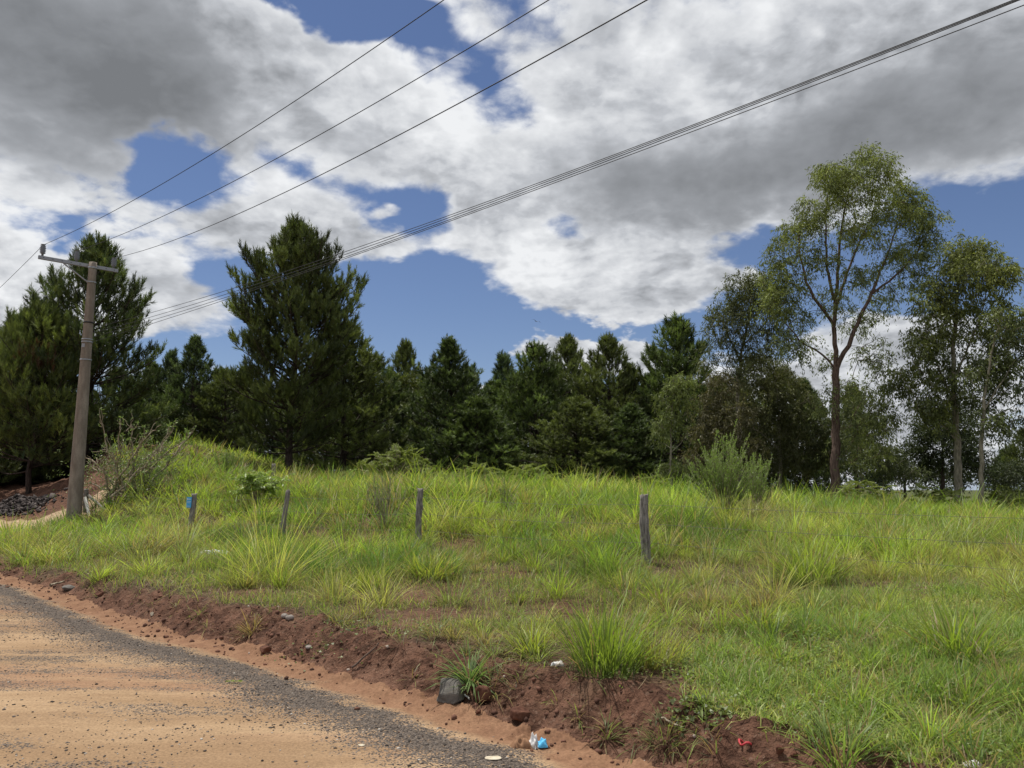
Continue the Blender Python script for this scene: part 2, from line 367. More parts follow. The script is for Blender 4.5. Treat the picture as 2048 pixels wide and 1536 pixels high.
def build_terrain():
    th = np.concatenate([np.arange(-180, -60, 4.), np.arange(-60, -42, .8), np.arange(-42, 42, .105), np.arange(42, 60, .8), np.arange(60, 180, 4.)])
    th = np.radians(th)
    r = [0.6]
    while r[-1] < 3000:
        x = r[-1]; r.append(x*(1.08 if x < 3.6 else 1.0032 if x < 9 else 1.0045 if x < 16 else 1.009 if x < 45 else 1.05))
    r = np.array(r)
    T, R = np.meshgrid(th, r, indexing='ij'); X = R*np.sin(T); Y = R*np.cos(T)
    xs, ys = X.ravel(), Y.ravel()
    Z = height(xs, ys); e = edge_dist(xs, ys)
    Vv = np.stack([xs, ys, Z], 1); nt, nr = T.shape
    idx = np.arange(nt*nr).reshape(nt, nr)
    a = idx; b = np.roll(idx, -1, 0)
    q = np.stack([a[:, :-1], a[:, 1:], b[:, 1:], b[:, :-1]], -1).reshape(-1, 4)
    fe = e[q].mean(1); fy = ys[q].mean(1)
    isroad = (fe < 0) & (fy < 24)
    veg = vegmask(xs, ys); sd = sandmask(xs, ys)
    def sub(name, mask, mat, extra=None):
        f = q[mask]; u, inv = np.unique(f, return_inverse=True)
        v = Vv[u]; f2 = inv.reshape(f.shape); fs = [f2]
        if extra:   # close the small disc under the camera
            c = len(v); v = np.vstack([v, [[0, 0, 0]]])
        o = mesh_np(name, v, fs, mat, smooth=True, attrs={'edge': np.append(e[u], [-3]*(len(v)-len(u))), 'veg': np.append(veg[u], [0]*(len(v)-len(u))), 'sand': np.append(sd[u], [0]*(len(v)-len(u)))})
        return tag(o, kind='structure')
    road = sub('road', isroad, material('road_dirt', m_road))
    sub('ground', ~isroad, material('soil', m_soil))
build_terrain()

# ------------------------------------------------------------------ foliage builders
def leafmat(name, trans=.35, rough=.55, gloss=.03, hue=(1, 1, 1)):
    def b(N):
        c = attr(N, 'Col', 'Color')
        d = N.node('ShaderNodeBsdfDiffuse'); N.l.new(c, d.inputs[0])
        t = N.node('ShaderNodeBsdfTranslucent'); N.l.new(N.mix(1., c, (1.25*hue[0], 1.3*hue[1], .75*hue[2]), 'MULTIPLY'), t.inputs[0])
        m = N.node('ShaderNodeMixShader'); m.inputs[0].default_value = trans; N.l.new(d.outputs[0], m.inputs[1]); N.l.new(t.outputs[0], m.inputs[2])
        g = N.node('ShaderNodeBsdfGlossy'); g.inputs['Roughness'].default_value = rough; g.inputs[0].default_value = (1, 1, 1, 1)
        m2 = N.node('ShaderNodeMixShader'); m2.inputs[0].default_value = gloss; N.l.new(m.outputs[0], m2.inputs[1]); N.l.new(g.outputs[0], m2.inputs[2])
        return m2.outputs[0]
    return material(name, b)
M_GRASS = leafmat('grass_blades', .5, .5, .02)
M_PINE = leafmat('pine_needles', .3, .5, .03)
M_EUC = leafmat('eucalyptus_leaves', .32, .6, .02)
M_SHRUB = leafmat('shrub_leaves', .4, .5, .04)
def barkmat(name, c1, c2, sc=(6, 6, 1.2), k=4.):
    def b(N):
        mp = N.node('ShaderNodeMapping'); N.l.new(pos(N), mp.inputs[0]); mp.inputs['Scale'].default_value = sc
        n = N.noise(mp.outputs[0], k, 6, .65)
        return princ(N, N.mix(N.ramp(n, .35, .65), c1, c2), .9, n, .7, .02)
    return material(name, b)
M_PBARK = barkmat('pine_bark', (.018, .013, .011), (.075, .055, .045))
M_EBARK = barkmat('eucalyptus_bark_red', (.045, .028, .022), (.17, .12, .095), (8, 8, .6))
M_EPALE = barkmat('eucalyptus_bark_pale', (.13, .12, .085), (.30, .27, .20), (5, 5, .8))
M_TWIG = barkmat('pale_twig', (.16, .125, .085), (.44, .38, .28))

def blades(base, az, lean, bend, L, W, col, nseg=3, twist=None, colb=None):
    """arching tapered strips"""
    n = len(base); t = np.linspace(0, 1, nseg+1)
    ang = lean[:, None]+bend[:, None]*t[None]
    amid = (ang[:, 1:]+ang[:, :-1])/2
    dh = np.sin(amid)*L[:, None]/nseg; dz = np.cos(amid)*L[:, None]/nseg
    hh = np.concatenate([np.zeros((n, 1)), np.cumsum(dh, 1)], 1); zz = np.concatenate([np.zeros((n, 1)), np.cumsum(dz, 1)], 1)
    cx = base[:, 0, None]+hh*np.sin(az)[:, None]; cy = base[:, 1, None]+hh*np.cos(az)[:, None]; cz = base[:, 2, None]+zz
    if twist is None: twist = rng.normal(0, .5, n)
    wx = np.cos(az+twist)[:, None]; wy = -np.sin(az+twist)[:, None]
    w = W[:, None]*np.array([.75, 1., .8, .06] if nseg == 3 else [.9, 1., .06])[None]/2
    V = np.empty((n, nseg+1, 2, 3), np.float32)
    V[:, :, 0, 0] = cx-wx*w; V[:, :, 0, 1] = cy-wy*w; V[:, :, 0, 2] = cz
    V[:, :, 1, 0] = cx+wx*w; V[:, :, 1, 1] = cy+wy*w; V[:, :, 1, 2] = cz
    k = np.arange(nseg); f = np.stack([2*k, 2*k+1, 2*k+3, 2*k+2], 1)
    Fc = (np.arange(n)*2*(nseg+1))[:, None, None]+f[None]
    if colb is None: colb = col
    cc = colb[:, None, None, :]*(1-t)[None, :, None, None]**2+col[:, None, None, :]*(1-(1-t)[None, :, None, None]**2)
    cc = np.broadcast_to(cc, (n, nseg+1, 2, 3))
    return V.reshape(-1, 3), Fc.reshape(-1, 4), cc.reshape(-1, 3)
class Acc:
    def __init__(s): s.v = []; s.f = []; s.c = []; s.n = 0
    def add(s, v, f, c):
        s.v.append(v); s.f.append(f+s.n); s.c.append(c); s.n += len(v)
    def mesh(s, name, mat, parent=None, origin=None):
        by = {}
        for f in s.f: by.setdefault(f.shape[1], []).append(f)
        return mesh_np(name, np.concatenate(s.v), [np.concatenate(f) for f in by.values()], mat, parent, col=np.concatenate(s.c), origin=origin)
def needles(p, d, L, W, col):
    """thin triangles from p along d"""
    n = len(p); r = rng.normal(size=(n, 3)); s = np.cross(d, r); s /= np.linalg.norm(s, axis=1)[:, None]+1e-9
    V = np.stack([p-s*W[:, None]/2, p+s*W[:, None]/2, p+d*L[:, None]], 1).reshape(-1, 3)
    return V.astype(np.float32), np.arange(3*n).reshape(n, 3), np.repeat(col, 3, 0)
def leaves(p, d, L, W, col):
    """pointed lens leaves with a slight keel"""
    n = len(p); r = rng.normal(size=(n, 3)); s = np.cross(d, r); s /= np.linalg.norm(s, axis=1)[:, None]+1e-9
    k = np.cross(d, s); m = p+d*(L*.45)[:, None]+k*(W*.25)[:, None]
    V = np.stack([p, m-s*W[:, None]/2, p+d*L[:, None], m+s*W[:, None]/2], 1).reshape(-1, 3)
    return V.astype(np.float32), np.arange(4*n).reshape(n, 4), np.repeat(col, 4, 0)
def unit(v): return v/(np.linalg.norm(v, axis=-1, keepdims=True)+1e-9)
def tubes(lines, sides=6):
    """lines: list of (pts (k,3), radii (k,))"""
    VV = []; FF = []; n0 = 0; a = np.linspace(0, 2*np.pi, sides, endpoint=False)
    for pts, rad in lines:
        pts = np.asarray(pts, float); k = len(pts)
        if k < 2: continue
        t = unit(np.gradient(pts, axis=0)); ref = np.array([0, 0, 1.]) if abs(t[0, 2]) < .9 else np.array([1., 0, 0])
        s = unit(np.cross(t, ref)); u = np.cross(t, s)
        ring = pts[:, None, :]+np.asarray(rad)[:, None, None]*(np.cos(a)[None, :, None]*s[:, None, :]+np.sin(a)[None, :, None]*u[:, None, :])
        VV.append(ring.reshape(-1, 3)); i = np.arange(k-1)[:, None]*sides; j = np.arange(sides)[None]; j2 = (j+1) % sides
        FF.append((np.stack([i+j, i+j2, i+sides+j2, i+sides+j], -1).reshape(-1, 4))+n0)
        cap = np.arange(sides)+(k-1)*sides+n0
        n0 += k*sides
    return np.concatenate(VV), [np.concatenate(FF)]

# ------------------------------------------------------------------ pines
def make_pine(Ht, prof, seed, z0=.1, spacing=.45, nb=6, ndl=26, nL=.19, nW=.02, gap=.24, col=(.062, .086, .024), tipcol=(.135, .165, .045), drop=.12, brown=None, wid=1.):
    """returns (trunk verts/faces, crown verts/faces/cols) with the base at the origin"""
    R = np.random.default_rng(seed); lines = []; sh = []; shc = []
    zs = np.linspace(-.3, Ht, 14); wob = np.cumsum(R.normal(0, .05, (14, 2)), 0); wob -= wob[0]
    tr = np.stack([wob[:, 0], wob[:, 1], zs], 1); rt = np.maximum(.017*Ht*(1-zs/Ht)**.8, .012)
    lines.append((tr, rt))
    def axis(z): return np.array([np.interp(z, zs, tr[:, 0]), np.interp(z, zs, tr[:, 1]), z])
    z = z0*Ht; cv = 1.
    def shoot(p, d, l): sh.append(np.concatenate([p, d, [l]])); shc.append(cv)
    def plume(p, d, l, up):
        """a leafy side branch: shoots all along, turning up at the end"""
        d = unit(d); k = max(2, int(l/.3)+1); q = [p]
        for j in range(k):
            f = (j+1)/k; q.append(q[-1]+l/k*unit(d+np.array([0, 0, up*f*1.1])+R.normal(0, .06, 3)))
        q = np.array(q); 
        if l > .4: lines.append((q, np.linspace(.006+.008*l, .005, k+1)))
        m = max(2, int(l/.17)); s = np.linspace(.3, 1, m)*k; i = np.minimum(s.astype(int), k-1); f = (s-i)[:, None]; pp = q[i]*(1-f)+q[i+1]*f; tg = unit(q[i+1]-q[i])
        for j in range(m):
            shoot(pp[j], unit(tg[j]*.7+R.normal(0, .5, 3)+np.array([0, 0, .65])), R.uniform(.2, .36))
        shoot(q[-1], unit(tg[-1]+np.array([0, 0, .9])+R.normal(0, .12, 3)), R.uniform(.32, .5))
        shoot(q[-1], unit(tg[-1]+np.array([0, 0, .5])+R.normal(0, .3, 3)), R.uniform(.25, .4))
    while z < Ht*.985:
        t = z/Ht; n = nb+R.integers(-1, 2); a0 = R.uniform(0, 6.28)
        for b in range(n):
            if R.random() < drop: continue
            cv = float(np.clip(R.normal(1, .28), .5, 1.8))
            a = a0+b*6.283/n+R.normal(0, .3); L = max(prof(t)*R.uniform(.68, 1.1), .25)
            e0 = math.radians(np.interp(t, [0, .3, .7, 1.], [0, 14, 34, 64]))+R.normal(0, .12)
            m = 8; s = np.linspace(0, 1, m); el = e0+(s**1.6)*np.interp(t, [0, .5, 1], [.35, .55, .15])
            dl = L/(m-1); pts = [axis(z+R.uniform(-.15, .15))]; aa = a
            for i in range(1, m):
                aa += R.normal(0, .07); ee = el[i]
                pts.append(pts[-1]+dl*np.array([math.cos(aa)*math.cos(ee), math.sin(aa)*math.cos(ee), math.sin(ee)]))
            pts = np.array(pts); lines.append((pts, np.linspace(min(.01+.011*L, .06), .008, m)))
            tgt = unit(np.gradient(pts, axis=0)); q0 = .12 if L < 1.5 else .25
            nt = max(3, int(L*(1-q0)/gap))
            for k in range(nt):
                s_ = q0+(1-q0)*(k+R.random())/nt; i = min(int(s_*(m-1)), m-2); f = s_*(m-1)-i
                p = pts[i]*(1-f)+pts[i+1]*f; d = tgt[i]
                side = unit(np.cross(d, [0, 0, 1.]))*(1 if k % 2 else -1)
                tl = min((.28+.50*L*(1-s_))*R.uniform(.55, 1.2)*wid, 1.7)
                plume(p, d*.75+side*R.uniform(.5, 1.1)+np.array([0, 0, R.uniform(-.15, .5)]), tl, R.uniform(.3, .9))
            plume(pts[-2], tgt[-1], .4, .8)
        z += spacing*R.uniform(.7, 1.2)*np.interp(t, [0, 1], [1.1, .6])
    cv = 1.1
    for k in range(14): shoot(axis(Ht-.1*k-.1), unit(np.array([R.normal(0, .1+.05*k), R.normal(0, .1+.05*k), 1.])), .42)
    sh = np.array(sh); n = len(sh); shc = np.array(shc)
    p = np.repeat(sh[:, :3], ndl, 0); d = np.repeat(sh[:, 3:6], ndl, 0); l = np.repeat(sh[:, 6], ndl)
    g = np.tile(np.linspace(0, 1, ndl), n)
    rad = unit(R.normal(size=(n*ndl, 3))); rad = unit(rad-d*(rad*d).sum(1)[:, None])
    spread = np.where(g > .85, .35, .8)
    nd = unit(d+rad*spread[:, None]*R.uniform(.6, 1.25, (n*ndl, 1)))
    base = p+d*(l*g)[:, None]
    vari = R.uniform(.7, 1.3, n)*shc; tip = np.clip(R.normal(.32, .28, n)+.5*(shc-1), 0, 1)
    cc = (np.array(col)[None]*(1-tip[:, None])+np.array(tipcol)[None]*tip[:, None])*vari[:, None]
    if brown is not None:
        mk = brown(sh[:, :3]) & (R.random(n) < .35); cc = np.where(mk[:, None], np.array([[.12, .065, .03]])*vari[:, None], cc)
    cc = np.repeat(cc, ndl, 0)*R.uniform(.85, 1.15, (n*ndl, 1))
    L = nL*R.uniform(.7, 1.2, n*ndl)
    print('pine', seed, n*ndl)
    return tubes(lines, 5), needles(base, nd, L, np.full(n*ndl, nW), cc)
def prof_fn(pts):
    xs, ys = zip(*pts); return lambda t: float(np.interp(t, xs, ys))
def place_pine(name_lbl, data, loc, group, scale=(1, 1, 1), rz=0.):
    o = empty('pine_tree', loc, name_lbl, 'tree', group, rz); o.scale = scale
    for part in data:
        c = part.copy(); C.objects.link(c); c.parent = o
    return o
def proto_pine(*a, **k):
    (tv, tf), (nv, nf, nc) = make_pine(*a, **k)
    t = mesh_np('trunk', tv, tf, M_PBARK, smooth=True); c = mesh_np('crown', nv, [nf], M_PINE, col=nc)
    for o in (t, c): C.objects.unlink(o)
    return (t, c)
GP = 'pines along the edge of the wood'
# the big pine in the middle
b = on(581, 35)
pd = proto_pine(11.45, prof_fn([(0, 2.2), (.14, 2.9), (.28, 3.5), (.45, 3.6), (.66, 3.7), (.72, 3.1), (.79, 2.2), (.88, 1.35), (.95, .7), (1, .2)]), 11, z0=.10, spacing=.42, ndl=26, nW=.025, drop=.10, wid=1.15)
place_pine('biggest dark green pine, standing alone in front of the others left of the middle', pd, b, GP)
# left group
b = on(178, 33)
pd = proto_pine(9.9, prof_fn([(0, 3.0), (.15, 3.6), (.45, 3.5), (.65, 2.7), (.8, 1.8), (.92, .9), (1, .2)]), 5, z0=.05, spacing=.42, ndl=24, nW=.024, col=(.05, .08, .026), drop=.12)
place_pine('tall dark pine directly behind the concrete pole, its tips rising over the crossarm', pd, b, GP)
b = on(78, 31.5)
def br(p): return (np.abs(p[:, 2]-5.2) < .55) & (p[:, 0] < 1.2) & (p[:, 1] < -.2) & (p[:, 0] > .0)
pd = proto_pine(6.9, prof_fn([(0, 2.3), (.15, 2.8), (.45, 2.7), (.7, 2.1), (.85, 1.4), (1, .3)]), 23, z0=.14, spacing=.36, ndl=26, nW=.02, nL=.19, col=(.08, .11, .028), tipcol=(.17, .21, .05), drop=.1, brown=br)
SC78 = 1.04
place_pine('lighter green pine left of the concrete pole with a few brown dead twigs', pd, b, GP, (SC78, SC78, SC78))
# shared middle-distance pines (height 10)
variants = []
VC = [((.052, .078, .026), (.11, .15, .05)), ((.07, .09, .026), (.15, .18, .05)), ((.045, .07, .03), (.10, .14, .062)), ((.062, .094, .026), (.135, .18, .05))]
for sd_, pr in ((31, [(0, 2.8), (.2, 2.9), (.5, 2.3), (.75, 1.25), (.9, .55), (1, .12)]), (32, [(0, 2.9), (.25, 3.0), (.55, 2.6), (.78, 1.5), (.92, .65), (1, .12)]), (33, [(0, 2.6), (.2, 2.6), (.5, 1.8), (.75, .95), (.9, .45), (1, .12)]), (34, [(0, 3.1), (.2, 3.1), (.55, 2.5), (.8, 1.5), (.93, .75), (1, .2)])):
    variants.append(proto_pine(10., prof_fn(pr), sd_, z0=.03, spacing=.5, ndl=16, nW=.036, nL=.21, gap=.3, col=VC[sd_-31][0], tipcol=VC[sd_-31][1], drop=(.08, .2, .3, .1)[sd_-31], wid=(1., 1.2, .9, 1.1)[sd_-31]))
pines = [  # px, top py, depth, variant, width factor, label
 (12, 640, 37, 0, 1.0, 'dark pine cut by the left edge of the photo'),
 (340, 698, 52, 2, .8, 'slim far pine peeking between the pole pine and its neighbour'),
 (395, 676, 46, 0, .85, 'pointed pine in the gap just left of the biggest pine'),
 (455, 745, 45, 1, .9, 'low pine tucked behind the left skirt of the biggest pine'),
 (690, 655, 39, 1, 1.05, 'broad pine overlapping the right flank of the biggest pine'),
 (752, 715, 43, 3, .9, 'rounded pine at the foot of the right slope of the biggest pine'),
 (812, 690, 62, 1, .8, 'far dark pine with two tips above the yellow green broadleaf crown'),
 (893, 684, 42, 0, 1.1, 'evenly pointed conical pine left of the middle of the row'),
 (943, 728, 60, 2, .8, 'thin far pine tip right of the pointed conical pine'),
 (1005, 704, 57, 2, 1.0, 'dark ragged far pine in the dip between two full crowns'),
 (1072, 696, 44, 3, .95, 'full round topped pine in the middle of the row'),
 (1135, 682, 54, 1, .9, 'dark far pine rising between the round topped pine and the next one'),
 (1214, 680, 43, 1, .9, 'sharp topped pine left of the tallest pine of the right side'),
 (1255, 722, 55, 2, .8, 'small far pine in the notch beside the tallest pine of the right side'),
 (1350, 645, 43, 3, 1.0, 'tallest pine of the right side, just left of the eucalyptus trees'),
 (1150, 800, 38.5, 1, 1.25, 'low wide pine in front of the row with bluish lower branches'),
 (1262, 810, 38, 0, 1.3, 'low wide pine leaning over the field near the thin eucalyptus sapling'),
 (960, 800, 40, 3, 1.15, 'short wide pine filling the foot of the row behind the fern bushes'),
 (1600, 765, 50, 0, 1.0, 'pine behind the red barked eucalyptus on its left side'),
 (1560, 745, 54, 1, 1., 'pine behind the olive green eucalyptus thicket'),
 (1700, 770, 60, 2, 1., 'distant pine showing behind the trunk of the red barked eucalyptus'),
 (2040, 862, 75, 1, .9, 'distant pine by the right edge of the photo'),
 (1995, 900, 80, 3, 1., 'distant low pine right of the dark round tree')]
for i, (px, py, D, v, wf, lbl) in enumerate(pines):
    bpt = on(px, D); top = P(px, py, D)[2]; h = (top-bpt[2])/10.45
    w = h**.5*wf*1.32
    place_pine(lbl, variants[v], bpt, GP, (w, w, h), i*1.7+.3)
k = 0
for i, px in enumerate(np.linspace(300, 1480, 27)):
    D = 52+(i*7 % 13); bpt = on(px, D); py = 730+(i*37 % 47); top = P(px, py, D)[2]; h = (top-bpt[2])/10.45
    place_pine('pine of the dark back row, mostly hidden behind the nearer pines', variants[i % 4], bpt, 'pines of the back row', (h**.5*1.45, h**.5*1.45, h), i*2.1)
for i, (px, py, D) in enumerate([(-90, 600, 34), (-40, 760, 38), (110, 760, 40), (240, 740, 43), (290, 800, 41), (40, 780, 39), (180, 790, 38)]):
    bpt = on(px, D); top = P(px, py, D)[2]; h = (top-bpt[2])/10.45
    place_pine('pine of the dark thicket behind the earth heap, mostly hidden', variants[i % 4], bpt, 'pines behind the earth heap', (h**.5*1.2, h**.5*1.2, h), i*2.9)

# ------------------------------------------------------------------ eucalyptus and broadleaf trees
def grow(limbs, blobs, D, seed, per=1.0, base_r=.25, leafn=46, leafL=.15, leafW=.028, col=(.07, .085, .04), tip=(.12, .14, .05), sig=.30, droop=.8, depth=1., step=.35, origin=None, up=1.0, twig_r=.009, yscale=1.0):
    """limbs: photo polylines [(px,py[,dY])...] with radii; blobs: (px,py,rx,ry,n)"""
    R = np.random.default_rng(seed); nodes = []; par = []; lines = []; frozen = []
    for pts, (ra, rb) in limbs:
        pp = np.array([P(p[0], p[1], D+(p[2] if len(p) > 2 else 0)) for p in pts]); L = np.concatenate([[0], np.cumsum(np.linalg.norm(np.diff(pp, axis=0), axis=1))])
        m = max(3, int(L[-1]/step)); s = np.linspace(0, L[-1], m); q = np.stack([np.interp(s, L, pp[:, i]) for i in range(3)], 1)
        q[1:-1] += R.normal(0, .025, (m-2, 3)); lines.append((q, np.linspace(ra, rb, m)))
        nodes += list(q)
    sc = D/1490.; A = []; 
    for (px, py, rx, ry, n) in blobs:
        c = P(px, py, D); n = int(n*per)
        v = unit(R.normal(size=(n, 3)))*R.uniform(.35, 1, (n, 1))**.5
        A.append(c+v*np.array([rx*sc, (rx+ry)/2*sc*depth, ry*sc])+np.array([0, R.normal(0, rx*sc*.5*depth), 0]))
    A = np.concatenate(A); root = nodes[0]
    N = np.array(nodes); d0 = np.array([np.min(np.linalg.norm(N-a, axis=1)) for a in A]); A = A[np.argsort(d0)]
    buf = np.zeros((len(nodes)+len(A)*14, 3)); buf[:len(nodes)] = N; cnt = len(nodes); tips = []
    zmin = root[2]+.25*(A[:, 2].min()-root[2])
    for a in A:
        n_ = buf[:cnt]; dv = a-n_; dist = np.linalg.norm(dv, axis=1)
        cost = dist+up*np.maximum(0, n_[:, 2]-(a[2]-.35*dist))+5*(n_[:, 2] < zmin)
        i = int(np.argmin(cost)); p0 = n_[i]; d = dist[i]
        if d < .05: continue
        c1 = p0+(a-p0)*.5+np.array([0, 0, .12*d])+R.normal(0, .07*d, 3)
        m = min(12, max(3, int(d/step)+2)); t = np.linspace(0, 1, m)[:, None]
        q = (1-t)**2*p0+2*t*(1-t)*c1+t*t*a
        r1 = min(twig_r+.011*d, base_r*.4)
        lines.append((q, np.linspace(r1, twig_r*.6, m)))
        buf[cnt:cnt+m-1] = q[1:]; cnt += m-1; tips.append((a, q[-2]))
    a = np.array([t[0] for t in tips]); n = len(a)
    nl = R.integers(int(leafn*.5), int(leafn*1.4), n); a_ = np.repeat(a, nl, 0); k = len(a_)
    zt = (a[:, 2]-a[:, 2].min())/(np.ptp(a[:, 2])+1e-6)
    mixf = np.clip(R.normal(.25, .25, n)+.35*zt, 0, 1); vari = R.uniform(.7, 1.3, n)
    cl = (np.array(col)*(1-mixf[:, None])+np.array(tip)*mixf[:, None])*vari[:, None]
    # hanging strands: out from the twig end, then drooping
    ns = 5; sd = unit(R.normal(size=(n*ns, 3))+np.array([0, 0, .15])); sid = np.repeat(np.arange(n), nl)*ns+R.integers(0, ns, k); f = R.random(k)[:, None]**.7
    ln = sig*2.3
    off = sd[sid]*f*ln*R.uniform(.8, 1.1, (k, 1))-np.array([0, 0, 1.])*f**2*ln*.55*droop/.8+R.normal(0, sig*.16, (k, 3))
    dl = unit(R.normal(0, .5, (k, 3))+sd[sid]*.5+np.array([0, 0, -droop*1.1]))
    cc = np.repeat(cl, nl, 0)*R.uniform(.7, 1.35, (k, 1))
    lv = leaves(a_+off, dl, leafL*R.uniform(.6, 1.25, k), leafW*R.uniform(.7, 1.3, k), cc)
    return tubes(lines, 6), lv, np.array(root)
def place_tree(name, label, cat, bark, leaf, g, group=None, crown='crown', stem='trunk'):
    (tv, tf), (lv, lf, lc), root = g; root = root.copy(); 
    o = empty(name, root, label, cat, group)
    mesh_np(stem, tv, tf, bark, o, smooth=True, origin=root); mesh_np(crown, lv, [lf], leaf, o, col=lc, origin=root)
    return o
GE = 'eucalyptus trees at the right edge of the wood'
zb = lambda px, D: float(on(px, D)[2])
def pyof(px, D):    # photo row of the ground at column px, depth D
    z = zb(px, D); up = ((z-EYE)*cp-D*sp)/(D*cp+(z-EYE)*sp); return 768-up*F
g = grow([([(1668, pyof(1668, 33)+6), (1672, 880), (1671, 800), (1672, 735)], (.21, .15)),
          ([(1672, 735), (1668, 660), (1672, 600), (1675, 540, .2), (1682, 470, .3), (1692, 400, .2), (1712, 335)], (.11, .02)),
          ([(1673, 738), (1698, 690, -.3), (1722, 630, -.5), (1750, 570, -.4), (1780, 500), (1802, 430)], (.11, .02)),
          ([(1668, 650), (1645, 620, -.3), (1615, 570, -.5), (1598, 500, -.4), (1600, 440)], (.08, .02)),
          ([(1670, 620), (1690, 560, .4), (1712, 500, .5), (1745, 430, .5)], (.08, .02)),
          ([(1740, 590, -.4), (1790, 555, -.2), (1840, 500), (1862, 450)], (.06, .02)),
          ([(1668, 735), (1640, 705), (1600, 680, -.3), (1565, 640, -.3)], (.05, .02)),
          ([(1668, 600), (1655, 540), (1650, 460), (1655, 390)], (.07, .02))],
         [(1722, 312, 30, 22, 18), (1690, 340, 40, 26, 26), (1650, 365, 42, 32, 34), (1745, 355, 40, 30, 26), (1700, 385, 55, 35, 34), (1800, 375, 45, 30, 34), (1835, 405, 30, 33, 26), (1850, 450, 28, 30, 20), (1790, 430, 50, 35, 26),
          (1622, 425, 38, 32, 26), (1590, 460, 35, 32, 22), (1660, 440, 40, 30, 14), (1740, 440, 40, 35, 22), (1700, 480, 40, 25, 16), (1560, 510, 34, 32, 22), (1600, 520, 35, 30, 14), (1545, 560, 34, 36, 26), (1580, 575, 35, 36, 22), (1545, 610, 35, 30, 18), (1590, 630, 32, 28, 14),
          (1835, 500, 38, 30, 22), (1860, 480, 26, 26, 12), (1800, 530, 38, 30, 14), (1770, 500, 30, 26, 8), (1830, 555, 32, 26, 12), (1790, 590, 35, 30, 11), (1750, 620, 28, 26, 6), (1700, 560, 26, 26, 12), (1735, 545, 24, 24, 9), (1650, 520, 28, 26, 13), (1705, 640, 30, 24, 12), (1640, 800, 26, 30, 9), (1705, 770, 22, 26, 9), (1650, 600, 28, 28, 11),
          (1610, 690, 34, 26, 10), (1575, 680, 32, 24, 10), (1650, 720, 22, 22, 4), (1740, 700, 40, 34, 14), (1770, 750, 30, 34, 14), (1735, 790, 36, 34, 16), (1755, 840, 34, 30, 16), (1720, 850, 34, 34, 12), (1700, 900, 40, 30, 12), (1760, 890, 36, 30, 12)],
         33, 101, per=1.4, leafn=58, leafL=.17, leafW=.042, sig=.27, col=(.10, .125, .05), tip=(.24, .28, .075))
place_tree('eucalyptus_tree', 'tallest eucalyptus with an open airy crown, thick reddish brown trunk forking in two', 'tree', M_EBARK, M_EUC, g, GE)
g = grow([([(1918, pyof(1918, 31)+6), (1914, 900), (1910, 800), (1907, 700), (1912, 620), (1922, 520)], (.17, .03)),
          ([(1910, 760), (1935, 700), (1960, 640), (1975, 570)], (.05, .015)), ([(1908, 800), (1880, 740), (1858, 690), (1850, 640)], (.05, .015)), ([(1912, 880), (1890, 850), (1850, 820), (1830, 790)], (.04, .012))],
         [(1935, 488, 36, 22, 26), (1965, 515, 40, 28, 36), (1905, 520, 34, 26, 26), (1985, 555, 32, 30, 26), (1930, 560, 55, 30, 44), (1875, 570, 32, 28, 26), (1900, 610, 45, 30, 34), (1975, 610, 40, 30, 30), (1850, 620, 34, 30, 26), (1865, 665, 42, 28, 30), (1930, 660, 45, 30, 26), (1990, 665, 40, 34, 30),
          (1835, 700, 34, 26, 22), (1870, 725, 40, 28, 26), (1940, 730, 40, 30, 18), (1830, 755, 34, 30, 26), (1880, 780, 42, 28, 24), (1845, 810, 36, 26, 22), (1930, 790, 36, 28, 14), (1880, 840, 36, 24, 12), (1985, 740, 36, 34, 24)],
         31, 102, per=1.15, leafn=52, leafL=.18, leafW=.05, sig=.26, col=(.075, .095, .038), tip=(.22, .25, .06))
place_tree('eucalyptus_tree', 'dense crowned eucalyptus with a pale straight trunk near the right edge', 'tree', M_EPALE, M_EUC, g, GE)
g = grow([([(1962, pyof(1962, 29)+6), (1962, 900), (1968, 800), (1985, 700), (2005, 620)], (.10, .02)), ([(1968, 820), (2000, 770), (2030, 720)], (.04, .012))],
         [(2005, 640, 40, 34, 22), (2035, 690, 36, 40, 26), (2000, 720, 40, 34, 24), (2040, 770, 36, 40, 24), (1990, 800, 36, 30, 18), (2020, 850, 40, 26, 18), (1960, 850, 30, 24, 10), (1950, 760, 30, 24, 10), (2070, 640, 40, 50, 30), (2090, 740, 40, 60, 24)],
         29, 103, per=1.1, leafn=48, leafL=.18, leafW=.05, sig=.27, col=(.07, .09, .04), tip=(.15, .18, .055))
place_tree('eucalyptus_tree', 'thin eucalyptus with slender whitish trunk, rightmost of all the trunks', 'tree', M_EPALE, M_EUC, g, GE)
g = grow([([(1478, pyof(1478, 36)+6), (1478, 860), (1474, 780), (1484, 700), (1496, 640), (1505, 575)], (.14, .02)), ([(1480, 720), (1455, 670), (1445, 630)], (.05, .015)), ([(1486, 690), (1530, 650), (1545, 600)], (.05, .015))],
         [(1505, 560, 26, 26, 22), (1475, 580, 34, 28, 30), (1530, 580, 30, 34, 30), (1500, 610, 40, 26, 26), (1450, 620, 34, 26, 28), (1540, 630, 34, 30, 24), (1470, 650, 34, 26, 22), (1435, 660, 26, 26, 16), (1510, 670, 42, 24, 24), (1560, 670, 30, 24, 14), (1450, 700, 34, 24, 20), (1530, 710, 40, 22, 24), (1480, 735, 36, 24, 16), (1420, 720, 24, 24, 10)],
         36, 104, per=1.2, leafn=56, leafL=.17, leafW=.042, sig=.28, col=(.08, .095, .042), tip=(.14, .155, .06))
place_tree('eucalyptus_tree', 'grey green eucalyptus with a feathery crown left of the tallest eucalyptus', 'tree', M_EPALE, M_EUC, g, GE)
